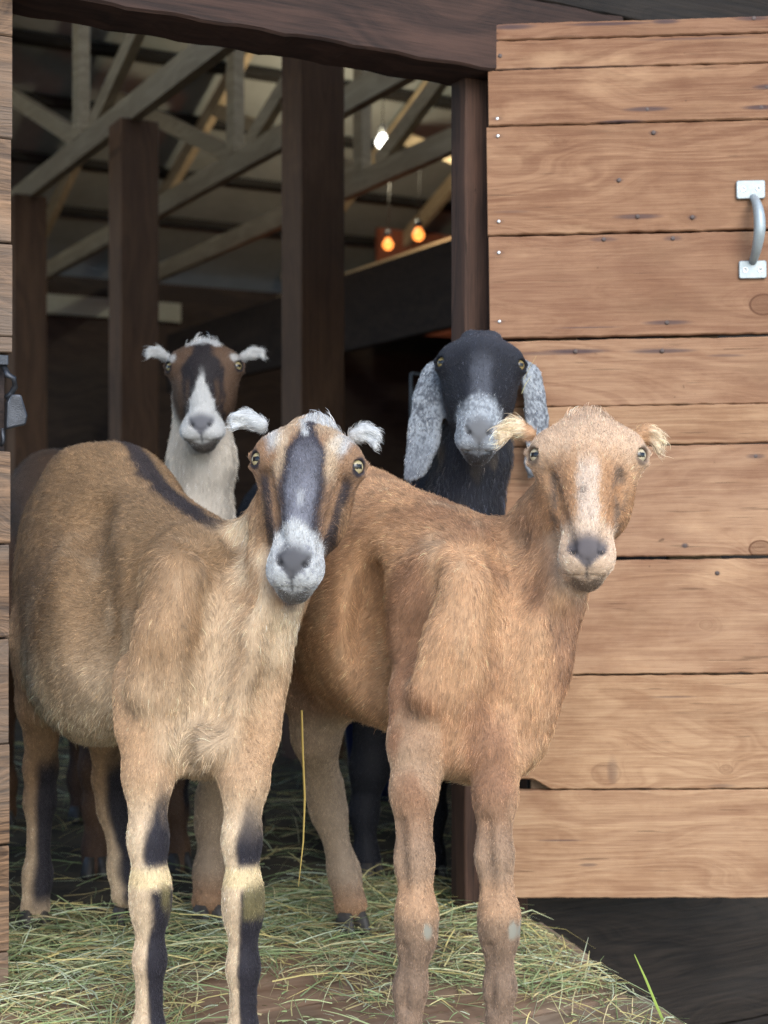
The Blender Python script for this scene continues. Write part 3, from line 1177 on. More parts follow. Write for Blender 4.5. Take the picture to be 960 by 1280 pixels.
# ------------------------------------------------------------------ ramp
ramp = barn_empty('ramp')
tag(ramp, 'sloping ramp of worn planks leading up to the doorway under scattered hay', 'ramp')
n_ = -.055
for k in range(7):
    wd = (.150, .142, .138, .145, .150, .140, .15)[k]
    n0, n1 = n_ - wd, n_ - .004
    e0 = (-.90, -.88, -.91, -.87, -.9, -.89, -.9)[k]
    e1 = (.115, .085, .108, .06, .09, .07, .08)[k]
    mb = MB()
    mb.plank(e0, e1, -wd / 2, wd / 2 - .004, -.036, 0, -.036, 0, k * 3.1 + (1 if k else 6), 40, .0015, .004, seed=90 + k)
    o = mb.build('plank', MAT['rampwood'], ramp)
    o.location = (0, (n0 + n1) / 2, float(ramp_z((n0 + n1) / 2)) - .001)
    o.rotation_euler = (math.atan(.15), 0, 0)
    n_ -= wd
for x in (-.80, .02):
    mb = MB()
    mb.beam((x, -.06, -.075), (x, -1.05, -.2235), .045, .085, 2)
    mb.build('stringer', MAT['rampwood'], ramp)
mb = MB()
mb.plank(-.775, .0, -.058, .05, -.02, .0315, -.02, .0315, 5, 40, .001, .004, seed=99)
mb.build('threshold', MAT['rampwood'], ramp)

# ------------------------------------------------------------------ door
o3 = P(622, 1123, 2.52)
door = empty('barn_door', o3)
door.rotation_euler = (Matrix.Rotation(YAW, 3, 'Z') @ Matrix.Rotation(-math.asin(ROLL), 3, 'Y')).to_euler()
tag(door, 'plank door of worn tan boards with a metal pull handle, swung open', 'door')
zs = [1123, 988, 845, 700, 559.5, 510, 425, 295, 158, 88, 51, 30]
gp = [0, .0026, .003, .006, .002, .0009, .0050, .003, .0012, .0011, .0014, 0]
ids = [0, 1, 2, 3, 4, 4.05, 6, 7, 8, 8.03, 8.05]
mb = MB()
for i in range(len(zs) - 1):
    z0 = (1123 - zs[i]) / DK + gp[i] / 2
    z1 = (1123 - zs[i + 1]) / DK - gp[i + 1] / 2
    n0 = len(mb.v)
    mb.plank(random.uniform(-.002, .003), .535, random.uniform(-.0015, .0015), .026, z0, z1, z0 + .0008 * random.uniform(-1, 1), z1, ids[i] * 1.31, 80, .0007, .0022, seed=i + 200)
    if i == 1:      # broken corner
        for q in range(n0, len(mb.v)):
            x, y, z = mb.v[q]
            if x < .093 and z < z0 + .02:
                mb.v[q] = (x, y, z + .017 * min(1, (.093 - x) / .03))
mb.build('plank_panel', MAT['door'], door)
mb = MB()
for x in (.06, .30, .48):
    mb.box(x, x + .09, .0275, .05, .02, 1.47, x)
mb.build('ledge', MAT['rampwood'], door, .002)
for i, (px, py) in enumerate(door_nails):
    x, z = D2(px, py)
    mb = MB()
    r_ = .0027 if i < 5 else .0036
    M = Matrix.Translation((x, -.0010, z)) @ Matrix.Rotation(rad(90), 4, 'X')
    mb.lathe([(r_, -.002), (r_, .0002), (r_ * .8, .0005), (.0004, .0006)], M, 12)
    mb.build('nail', MAT['screw'] if i < 5 else MAT['nail'], door)
# pull handle
hx, hz = D2(934.5, 241)
hx2, hz2 = D2(937, 340)
mb = MB()
for (x, z, wd, ht) in ((hx, hz, .048, .031), (hx2, hz2, .046, .030)):
    pts = []
    c = .0035
    for sx, sz, a0 in ((1, 1, 0), (-1, 1, 90), (-1, -1, 180), (1, -1, 270)):
        for a in (0, 30, 60, 90):
            an = rad(a0 + a)
            pts.append((x + sx * (wd / 2 - c) + c * math.cos(an), z + sz * (ht / 2 - c) + c * math.sin(an)))
    N_ = len(pts)
    vs = [(a, -.0015, b) for a, b in pts] + [(a, -.0045, b) for a, b in pts] + [(x + (a - x) * .95, -.0056, z + (b - z) * .93) for a, b in pts]
    fs = [(k, (k + 1) % N_, (k + 1) % N_ + N_, k + N_) for k in range(N_)] + [(k + N_, (k + 1) % N_ + N_, (k + 1) % N_ + 2 * N_, k + 2 * N_) for k in range(N_)]
    fs.append(tuple(2 * N_ + k for k in range(N_)))
    mb.add(vs, fs)
# bow: flattened grip standing off the door
pts, rs = [], []
za, zb = hz - .014, hz2 + .013
for k in range(19):
    t = k / 18
    z = za + (zb - za) * t
    xx = hx + .004 + (hx2 - hx - .004) * t + .004 * math.sin(math.pi * t)
    yy = -.004 - .036 * math.sin(math.pi * t) ** .62
    pts.append((xx, yy, z))
    rs.append(.0066 + .0032 * math.sin(math.pi * t))
mb.tube(pts, rs, 16, ref=(1, 0, 0))
hd = mb.build('door_handle', MAT['galv'], door)
for (x, z) in ((hx - .0128, hz + .001), (hx + .0128, hz + .001), (hx2 - .0125, hz2 - .001), (hx2 + .0125, hz2 - .001)):
    mb = MB()
    M = Matrix.Translation((x, -.0050, z)) @ Matrix.Rotation(rad(90), 4, 'X')
    mb.lathe([(.0050, -.001), (.0050, .0009), (.0044, .0014), (.0034, .0009), (.0022, .0006), (.0004, .0006)], M, 16)
    mb.build('screw', MAT['screw'], hd)

# ------------------------------------------------------------------ iron latch on the left siding
lt = empty('gate_latch', P(14, 500, 2.17), PSI)
tag(lt, 'black iron strap and hasp on the weathered board ends', 'latch')


def L2(px, py, off=0.0):
    """a point on the latch, metres from its base along the wall (x), out of the wall (y), up (z)"""
    return ((px - 14) / 852 / math.cos(PSI), off, (500 - py) / 852)


mb = MB()
a, b = L2(-60, 445), L2(9, 458)
mb.box(a[0], b[0], -.012, .0, b[2], a[2])
mb.build('strap', MAT['iron'], lt, .0015)
mb = MB()
mb.tube([L2(5, 458, -.004), L2(8, 470, -.012), L2(14, 474, -.016), L2(16, 484, -.012), L2(12, 494, -.008), L2(7, 498, -.004)], [.004, .005, .0045, .0045, .005, .004], 10)
mb.build('staple', MAT['iron'], lt)
mb = MB()
v = [L2(10, 494), L2(21, 494), L2(28, 520), L2(26, 532), L2(5, 538), L2(6, 505)]
vs = [(x, -.020 - (k in (1, 2, 3)) * .004, z) for k, (x, y, z) in enumerate(v)] + [(x, -.004, z) for x, y, z in v]
n = len(v)
mb.add(vs, [tuple(range(n)), tuple(range(2 * n - 1, n - 1, -1))] + [(k, (k + 1) % n, (k + 1) % n + n, k + n) for k in range(n)])
mb.build('hasp', MAT['iron'], lt, .003)
mb = MB()
mb.tube([L2(4, 536, -.006), L2(4, 552, -.006), L2(2, 558, -.004)], [.004, .0035, .003], 8)
mb.build('pin', MAT['iron'], lt)

# ------------------------------------------------------------------ blue bucket in the dark
bk = empty('bucket', P(484, 990, 3.75) * np.array([1, 1, 0]) + np.array([0, 0, .03]))
tag(bk, 'dark blue plastic bucket standing behind the black goat', 'bucket')
mb = MB()
mb.lathe([(.09, 0), (.115, .24), (.120, .24), (.120, .252), (.112, .252), (.088, .012)], None, 32)
mb.build('pail', MAT['bucket'], bk)
mb = MB()
mb.tube([(.118 * math.cos(a), -.02, .24 + .11 * math.sin(a)) for a in np.linspace(0, math.pi, 15)], .003, 8)
mb.build('bail', MAT['wire'], bk)

# ------------------------------------------------------------------ hay
hr = np.random.default_rng(8)


def blades(name, B_, parent=None, loc=None):
    """B_: list of (points, width, colour)"""
    vs, fs, cs = [], [], []
    for pts, wd, c in B_:
        pts = np.array(pts)
        d = pts[-1] - pts[0]
        s = np.cross(d, [0, 0, 1.0])
        if np.linalg.norm(s) < 1e-4: s = np.array([1.0, 0, 0])
        s = s / np.linalg.norm(s)
        u = np.cross(s, d / np.linalg.norm(d))
        tw = hr.uniform(-1.2, 1.2)
        s = s * math.cos(tw) + u * math.sin(tw)
        n0 = len(vs)
        for i, q in enumerate(pts):
            t = i / (len(pts) - 1)
            w_ = wd * (1 - .75 * t ** 3) * .5
            up = u * w_ * .5
            vs += [q - s * w_, q + up, q + s * w_]
            cs += [c * .92, c, c * .92]
        for i in range(len(pts) - 1):
            a = n0 + i * 3
            fs += [(a, a + 1, a + 4, a + 3), (a + 1, a + 2, a + 5, a + 4)]
    vs = np.array(vs)
    if loc is not None:
        vs = vs - np.array(loc)
    me = bpy.data.meshes.new(name)
    me.from_pydata(vs.tolist(), [], fs)
    at = me.color_attributes.new('col', 'FLOAT_COLOR', 'POINT')
    at.data.foreach_set('color', np.concatenate([np.array(cs), np.ones((len(cs), 1))], 1).astype(np.float32).ravel())
    return link(name, me, MAT['hay'], parent, loc)


haycol = [srgb(*c, .8) for c in ((172, 184, 134), (152, 168, 120), (192, 198, 156), (136, 154, 106), (196, 188, 136), (184, 194, 166), (122, 138, 98), (206, 192, 128), (204, 190, 146), (160, 146, 104))]


def hay_blade(r_, n_, z, L, tilt=.12, wd=None, az=None):
    az = hr.uniform(0, 6.28) if az is None else az
    el = hr.normal(.02, tilt)
    d = np.array([math.cos(az) * math.cos(el), math.sin(az) * math.cos(el), math.sin(el)])
    cv = hr.normal(0, .22)
    sd = np.array([-d[1], d[0], 0])
    pts = []
    for t in np.linspace(-.5, .5, 5):
        q = np.array([r_, n_, z]) + d * L * t + sd * cv * L * (t * t - .1) + np.array([0, 0, -.22 * L * (t * t - .08)])
        zz = float(ramp_z(q[1])) + .003 if q[0] < .11 or q[1] > -.02 else -9
        if q[0] > .08 and q[1] < -.02:       # droops over the ramp's edge
            q[2] -= (q[0] - .08) * .7
        q[2] = max(q[2], zz)
        pts.append(np.array(W(*q)))
    c = haycol[hr.integers(len(haycol))] * hr.uniform(.8, 1.3)
    return pts, (hr.uniform(.0011, .0027) if wd is None else wd), c


Bl = []
for i in range(8000):
    if i < 5200:
        r_, n_ = hr.uniform(-.86, .06), hr.uniform(-.62, .30)
    else:
        r_, n_ = hr.uniform(-1.2, 1.5), hr.uniform(0.05, 2.4)
    k = fbm(np.array([[r_ * 4.5, n_ * 6, 3.1]]), 3)[0]
    edge = sst(.55, .0, r_) * .0 + (0.35 if n_ > -.12 else 0) + (.25 if r_ > -.35 and n_ > -.32 else 0)
    if r_ < -.60 and n_ < -.18 and hr.random() < .75 * sst(-.16, -.34, n_):
        continue
    if n_ < .25 and hr.random() > sst(.42, .62, k + edge * .6) + .06:
        continue
    z = float(ramp_z(n_)) + .004 + abs(hr.normal(0, .014))
    Bl.append(hay_blade(r_, n_, z, hr.uniform(.05, .20), .16))
for i in range(170):        # fringe over the right edge of the ramp
    n_ = hr.uniform(-.5, .02)
    Bl.append(hay_blade(hr.normal(.055, .02), n_, float(ramp_z(n_)) + .012, hr.uniform(.06, .15), .3, None, hr.uniform(-1.2, 1.2)))
for i in range(2000):        # chaff
    r_, n_ = hr.uniform(-.8, .05), hr.uniform(-.62, .4)
    Bl.append(hay_blade(r_, n_, float(ramp_z(n_)) + .004 + abs(hr.normal(0, .008)), hr.uniform(.008, .035), .3, hr.uniform(.0012, .0030)))
q0, q1 = P(835, 1290, 2.2), P(793, 1193, 2.22)
Bl.append(([q0, q0 * .66 + q1 * .34, q0 * .33 + q1 * .67 + np.array([.001, 0, 0]), q1], .0042, srgb(150, 172, 84, .8)))
hay = blades('hay', Bl)
tag(hay, 'loose pale green hay strewn over the ramp and barn floor', 'hay', kind='stuff')
mb = None
q0, q1 = P(377, 888, 2.24), P(373, 1108, 2.21)
ss = blades('straw_stalk', [([q0, q0 * .75 + q1 * .25 + np.array([.003, 0, 0]), q0 * .5 + q1 * .5 + np.array([.007, .002, 0]), q0 * .25 + q1 * .75 + np.array([.006, 0, 0]), q1], .0055, srgb(214, 188, 112, .8))], None, tuple(P(375, 905, 2.23)))
tag(ss, 'single long yellow straw hanging below the belly between the two brown goats', 'straw')
q0, q1, q2 = P(655, 474, 2.36), P(661, 462, 2.35), P(671, 444, 2.36)
s2 = blades('straw_wisp', [([q0, q1, q2], .0028, srgb(214, 200, 130, .8)), ([P(652, 492, 2.365), P(657, 480, 2.36), P(664, 470, 2.365)], .002, srgb(206, 198, 140, .8))], None, tuple(q1))
tag(s2, 'short wisp of straw caught on the ear of the black goat', 'straw')

# ------------------------------------------------------------------ the four goats
MAT['skin'] = attr_mat('goat_skin', 'col', .7, .2)
MAT['fur'] = attr_mat('goat_hair', 'hcol', .42, .55)
MAT['eye'] = attr_mat('goat_eye', 'col', .16, .5)
MAT['hoof'] = plain('goat_hoof', (.05, .045, .04), .55, 0, .4, 60)
FK = .95          # display colour to coat albedo


def lerp(a, b, m):
    return a * (1 - m[:, None]) + np.asarray(b)[None] * m[:, None]


def base_len(f, body=.0098, leg=.0040, head=.0052, neck=.0105, ear=.0085):
    t = f['tags']
    z = np.zeros(len(f['p']))
    L = (t.get('body', z) * body + t.get('fleg', z) * leg + t.get('hleg', z) * leg + t.get('head', z) * head +
         t.get('neck', z) * neck + t.get('ear', z) * ear)
    X, Y, Z = f['hc'].T
    hd = t.get('head', z)
    bare = hd * sst(.188, .202, Y) * sst(.026 - .6 * np.clip(Y - .2, 0, 1), .020 - .6 * np.clip(Y - .2, 0, 1), np.abs(X)) * sst(-.02, -.012, Z) * sst(.236, .230, Y)
    L = L * (1 - .8 * bare)
    muzz = hd * sst(.17, .2, Y)
    L = L * (1 - .4 * muzz)
    # bare lids round the eyes
    re = np.sqrt((np.abs(X) - .0625) ** 2 + (Y - .0665) ** 2 + (Z + .027) ** 2)
    L = L * (1 - .75 * hd * sst(.022, .016, re))
    return L


def eye_ring(f, col, dark):
    X, Y, Z = f['hc'].T
    re = np.sqrt((np.abs(X) - .0625) ** 2 + (Y - .0665) ** 2 + (Z + .027) ** 2)
    return lerp(col, dark, f['tags'].get('head', 0) * sst(.0172, .0138, re))


def muzzle_marks(f, col, nose, lip, w=.0225):
    X, Y, Z = f['hc'].T
    hd = f['tags'].get('head', np.zeros(len(X)))
    ax = np.abs(X)
    ww = w * (1 - .92 * sst(.205, .237, Y))
    n = hd * sst(.176, .200, Y - ax * .25) * sst(ww + .004, ww - .002, ax) * sst(.2345, .229, Y) * sst(-.03, -.02, Z)
    col = lerp(col, nose, n)
    pl = hd * sst(.0028, .0012, ax) * sst(.226, .232, Y) * sst(.246, .240, Y)
    col = lerp(col, nose * .5, pl * .8)
    l = hd * sst(.2425, .2465, Y + ax * .34) * sst(-.075, -.05, Z)
    col = lerp(col, lip, l * .8)
    ns = hd * sst(.0052, .0026, np.sqrt(((ax - .0165) * .8) ** 2 + (Y - .2125) ** 2)) * sst(-.02, -.01, Z)
    return lerp(col, (.012, .011, .012), ns * .7)


def legs_front(B, sh, chain, rs, fwd, tag_='fleg'):
    B.chain(chain, rs, .022, tag_, flow=(0, 0, -1))
    B.ell(sh[0], [fwd, np.array([-fwd[1], fwd[0], 0]), [0, 0, 1]], sh[1], .07, 'body', flow=np.array([0, 0, -.8]) - fwd * .45)


UP = np.array([0, 0, 1.0])


def goat_front_left():
    fwd = unit([.36, -.93, 0])
    left = np.array([-fwd[1], fwd[0], 0])
    A = [fwd, left, UP]
    bf = -fwd * .85 + UP * -.5
    B = Body()
    B.ell(P(238, 806, 2.20), A, (.175, .098, .165), .06, 'body', flow=bf)           # chest
    B.ell((-.385, 2.38, .575), A, (.30, .142, .182), .07, 'body', flow=bf)         # barrel
    B.ell((-.468, 2.53, .690), A, (.165, .128, .160), .08, 'body', flow=bf)         # rump
    B.ell((-.262, 2.17, .640), A, (.14, .055, .060), .06, 'body', flow=bf)         # withers
    B.ell(P(112, 806, 2.37), A, (.23, .095, .155), .07, 'body', flow=bf)
    B.cone((-.272, 2.19, .655), (-.44, 2.48, .765), .032, .05, .07, 'body', flow=-fwd + UP * -.1)
    B.ell(P(290, 870, 2.05), A, (.055, .058, .09), .06, 'body', flow=(0, 0, -1))    # brisket
    B.ell(P(248, 925, 2.04), A, (.10, .075, .045), .05, 'body', flow=bf)            # floor of the chest
    legs_front(B, (P(206, 800, 2.03), (.10, .042, .130)), [P(190, 850, 2.03), P(187, 905, 2.01), P(185, 970, 1.975), P(185, 1050, 1.955), P(188, 1110, 1.94), P(188, 1135, 1.945), P(187, 1200, 1.945), P(186, 1290, 1.945), P(187, 1330, 1.93)],
               [.042, .038, .029, .0218, .0220, .0204, .0168, .0172, .0215], fwd)
    legs_front(B, (P(290, 822, 2.05), (.09, .044, .115)), [P(306, 870, 2.03), P(307, 925, 2.0), P(306, 975, 1.975), P(302, 1050, 1.955), P(304, 1118, 1.94), P(304, 1142, 1.945), P(304, 1210, 1.945), P(304, 1295, 1.945), P(305, 1335, 1.93)],
               [.037, .034, .028, .0214, .0218, .0204, .0170, .0172, .0215], fwd)
    # shoulder blades, hollows behind the shoulder and in the flank, hip bones
    B.cone(P(236, 690, 2.12), P(186, 850, 2.00), .026, .032, .045, 'body', flow=bf)
    B.cone(P(300, 700, 2.14), P(312, 838, 2.03), .022, .030, .045, 'body', flow=bf)
    B.ell(P(132, 770, 2.10), A, (.050, .026, .115), .06, 'body', 'sub')
    B.ell(P(92, 590, 2.50), A, (.035, .03, .03), .05, 'body', flow=bf)
    # hind legs: hip, stifle forward, hock back, upright shank
    B.ell(P(72, 735, 2.52), A, (.125, .06, .155), .07, 'body', flow=-UP - fwd * .2)
    B.ell(P(175, 760, 2.50), A, (.125, .06, .155), .07, 'body', flow=-UP - fwd * .2)
    B.chain([P(58, 800, 2.46), P(52, 880, 2.49), P(51, 960, 2.56), P(50, 1000, 2.565), P(47, 1095, 2.53), P(44, 1135, 2.505)],
            [.062, .035, .023, .021, .0185, .024], .03, 'hleg', flow=(0, 0, -1))
    B.chain([P(165, 815, 2.46), P(132, 900, 2.48), P(137, 975, 2.555), P(141, 1010, 2.56), P(152, 1085, 2.53), P(156, 1118, 2.51)],
            [.062, .034, .023, .020, .017, .022], .03, 'hleg', flow=(0, 0, -1))
    B.ell((-.47, 2.47, .475), A, (.085, .075, .075), .06, 'body', flow=(0, 0, -1))
    B.cone((-.545, 2.70, .77), (-.565, 2.74, .70), .022, .012, .03, 'body', flow=(0, 0, -1))  # tail
    H = head_frame(P(389, 510, 1.975), P(362, 741, 1.895), [130 / FPX * 1.92, -.01, -.017 / 1.0])
    sx = 1.0
    e = 2.02
    ears = [[P(326, 531, e), P(308, 523, e + .01), P(296, 526, e), P(291, 535, e - .01)],
            [P(444, 545, e), P(456, 540, e + .01), P(466, 545, e), P(469, 560, e - .01)]]
    # neck
    nf = -UP + -fwd * .25
    B.chain([P(382, 575, 2.045), P(366, 650, 2.05), P(337, 730, 2.035), P(306, 800, 2.025), P(284, 872, 2.03)], [.044, .046, .050, .054, .048], .04, 'neck',
            sq=(left, .9), flow=nf)
    B.cone(P(300, 695, 2.13), P(350, 660, 2.09), .035, .04, .05, 'neck', flow=nf)
    add_head(B, H, sx, 'elf', 0.0, ears, muz=.95)
    it = []
    for pix, r_, dp, kk in (([(290, 672), (284, 740), (270, 815), (258, 890)], .020, .010, .035), ([(353, 800), (345, 865), (330, 920)], .018, .007, .03),
                            ([(168, 735), (155, 805), (152, 875)], .022, .010, .04), ([(226, 905), (230, 960)], .014, .007, .02),
                            ([(110, 640), (100, 720), (98, 800)], .03, .008, .05)):
        it += B.crease(pix, r_, dp, k=kk)
    for pix in ([(334, 596), (343, 640), (349, 682)], [(428, 606), (413, 650), (402, 690)]):
        it += B.crease(pix, .009, .0042, 'head', k=.01)
    it += B.crease([(226, 720), (200, 790), (180, 860)], .022, .007, 'body', True, .035)
    B.apply(it)
    C = {k: srgb(*v, FK) for k, v in dict(br=(144, 115, 82), tan=(182, 147, 110), cream=(216, 194, 162), blk=(42, 40, 48), gr=(120, 122, 134),
                                          wh=(196, 199, 200), face=(150, 116, 86), rus=(176, 136, 98), nose=(84, 84, 88), lip=(70, 64, 62), mud=(126, 116, 74)).items()}
    spine = np.array([[-.262, 2.15], [-.44, 2.52]])

    def coat(f):
        p, t = f['p'], f['tags']
        z0 = np.zeros(len(p))
        nz = fbm(p * np.array([9, 9, 5]), 3)
        nz2 = fbm(p * np.array([30, 30, 14]) + 9, 2)
        q = f['bl'][:, 0]                         # forward
        c = np.tile(C['br'], (len(p), 1))
        c = lerp(c, C['tan'], sst(.18, .50, q + (nz - .5) * .35 - (p[:, 2] - .6) * .4))
        c = lerp(c, C['cream'], sst(.56, .42, p[:, 2] + (nz - .5) * .16) * .62 * (1 - .6 * sst(.45, .6, q)))
        c = lerp(c, C['cream'], sst(.56, .8, nz2) * .3 * sst(.75, .6, p[:, 2]))
        c = lerp(c, C['br'] * .8, sst(.5, .35, nz) * .35)
        # pale front of the neck and brisket, streaky
        nk = t.get('neck', z0)
        c = lerp(c, C['tan'], nk)
        c = lerp(c, C['cream'], np.clip(nk + sst(.5, .6, q) * .6, 0, 1) * sst(.38, .6, nz2 + .18 * f['nf']) * sst(.0, .4, f['nf'] + .3))
        fw = sst(.13, .02, np.linalg.norm((p - P(36, 862, 2.38)) * np.array([1, .5, 1.2]), axis=1) + (nz2 - .5) * .12)
        c = lerp(c, C['cream'] * 1.08, fw * .95)
        # dorsal stripe
        a, b = spine
        d = b - a
        hh = np.clip(((p[:, :2] - a) @ d) / (d @ d), -.1, 1.0)
        dist = np.linalg.norm(p[:, :2] - (a + hh[:, None] * d), axis=1)
        up = sst(.3, .6, f['n'][:, 2])
        c = lerp(c, C['blk'], t.get('body', z0) * sst(.026, .014, dist + (nz2 - .5) * .02) * up * .92)
        # legs
        fl, hl = t.get('fleg', z0), t.get('hleg', z0)
        z = p[:, 2]
        m = f['nf'] * .75 + f['nl'] * .5 + (nz2 - .5) * .35
        c = lerp(c, C['tan'] * 1.05, fl)
        c = lerp(c, C['cream'], np.clip(fl * sst(.40, .30, z), 0, 1) * .8)
        c = lerp(c, C['blk'], fl * sst(.255, .272, z) * sst(.385, .30, z + (nz2 - .5) * .10) * sst(.12, .5, m + (nz2 - .5) * .25 - np.clip(z - .28, 0, 1) * 4.5))
        c = lerp(c, C['cream'] * np.array([1, 1, .82]), fl * sst(.236, .243, z) * sst(.268, .258, z) * .9)
        c = lerp(c, C['blk'], fl * sst(.243, .232, z) * sst(.32, .58, m + (nz2 - .5) * .35))
        c = lerp(c, C['mud'], fl * sst(.03, .016, np.abs(z - .222)) * sst(.5, .75, m + (nz2 - .5)) * .7)
        c = lerp(c, C['tan'] * .95, hl)
        c = lerp(c, C['cream'], hl * sst(.3, .12, z) * .7)
        c = lerp(c, C['blk'], hl * sst(.38, .28, z + (nz2 - .5) * .10) * sst(.045, .09, z) * sst(.15, .7, m))
        # head
        X, Y, Z = f['hc'].T
        ax = np.abs(X)
        hd = t.get('head', z0)
        n3 = fbm(f['hc'] * np.array([120, 60, 90]), 2) - .5
        k = np.tile(C['face'], (len(p), 1))
        k = lerp(k, C['rus'], sst(-.03, -.06, Z) * .8)
        k = lerp(k, C['cream'] * .92, sst(.05, .02, Y + n3 * .02) * .5)
        for g in (-1, 1):
            dd = np.sqrt(((X - g * .045 - (Y - .045) * g * -.25) / .0125) ** 2 + ((Y - .042) / .024) ** 2)
            k = lerp(k, C['wh'] * .86, sst(1.35, .55, dd + n3 * 1.1) * .85)
            lx = .0545 - (Y - .085) * .21
            k = lerp(k, C['blk'], sst(.0085, .0035, np.abs(X - g * lx) + n3 * .004) * sst(.075, .095, Y) * sst(.190, .165, Y) * .93)
        pb = sst(.012, .004, np.abs(ax - .034 + (Y - .06) * .10) + n3 * .012) * sst(.02, .045, Y) * sst(.115, .085, Y)
        k = lerp(k, C['cream'] * .9, pb * .6)
        k = lerp(k, C['tan'], sst(.045, .055, ax) * sst(.11, .13, Y) * .6)
        wc = .008 + .018 * sst(.02, .075, Y) - .005 * sst(.1, .15, Y) + .003 * sst(.15, .18, Y)
        k = lerp(k, C['blk'] * 1.1, sst(wc + .012, wc + .001, ax + n3 * .008) * sst(.075, .12, Y) * sst(.19, .17, Y) * .85)
        k = lerp(k, C['blk'] * 1.5, sst(wc + .004, wc - .004, ax + n3 * .008) * sst(.19, .17, Y))
        k = lerp(k, C['gr'], sst(wc - .002, wc - .012, ax + n3 * .01) * sst(.03, .07, Y) * (.55 + .45 * sst(.07, .12, Y)))
        k = lerp(k, C['wh'] * .9, sst(.006, .002, np.abs(X + .012 - (Y - .012) * .32)) * sst(.045, .038, Y) * sst(.004, .010, Y))
        k = lerp(k, C['wh'], sst(.006, .002, ax + n3 * .004) * sst(.11, .125, Y) * sst(.145, .13, Y) * .5)
        n5 = vnoise(f['hc'] * np.array([420, 260, 300]))
        mz = sst(.148, .162, Y + n3 * .022 - ax * .55) * sst(-.075, -.05, Z)
        k = lerp(k, C['wh'] * .95, mz)
        k = lerp(k, C['gr'] * 1.1, mz * sst(.6, .8, n5) * sst(.13, .2, Y) * .7)
        f2 = dict(f)
        k = muzzle_marks(f2, k, C['nose'], C['lip'])
        k = eye_ring(f, k, C['blk'] * 1.4)
        tuft = sst(.016, .008, Y + n3 * .012 - np.clip(X, 0, 1) * .10) * sst(-.014, -.004, X) * sst(.062, .05, X)
        k = lerp(k, C['wh'], tuft)
        c = c * (1 - hd[:, None]) + k * hd[:, None]
        er = t.get('ear', z0)
        c = lerp(c, C['wh'], er * (1 - .5 * sst(-.0, .8, nz2) * 0))
        L = base_len(f)
        L = L * (1 + 3.0 * hd * tuft)
        L = L * (1 + 1.3 * fw)
        L = L * (1 + .5 * t.get('body', z0) * sst(.5, .40, p[:, 2]))
        return np.clip(c, .004, .88), L
    base = np.array([-.40, 2.25, 0.0])
    hooves = [(P(187, 1352, 1.93), fwd, 1.05, -.045), (P(305, 1355, 1.93), fwd, 1.05, -.045),
              (P(43, 1140, 2.50), fwd, 1.0, .03), (P(157, 1125, 2.51), fwd, .95, .03)]
    pal = dict(iris=srgb(196, 182, 140, .75), rim=srgb(52, 46, 44))
    return finish_goat(B, H, sx, .0034, coat, NF[0], fwd, base,
                       'brown goat with white ears, grey face stripe and black-fronted legs stepping out of the doorway', 'goats crowding the barn doorway', hooves, pal, 21)


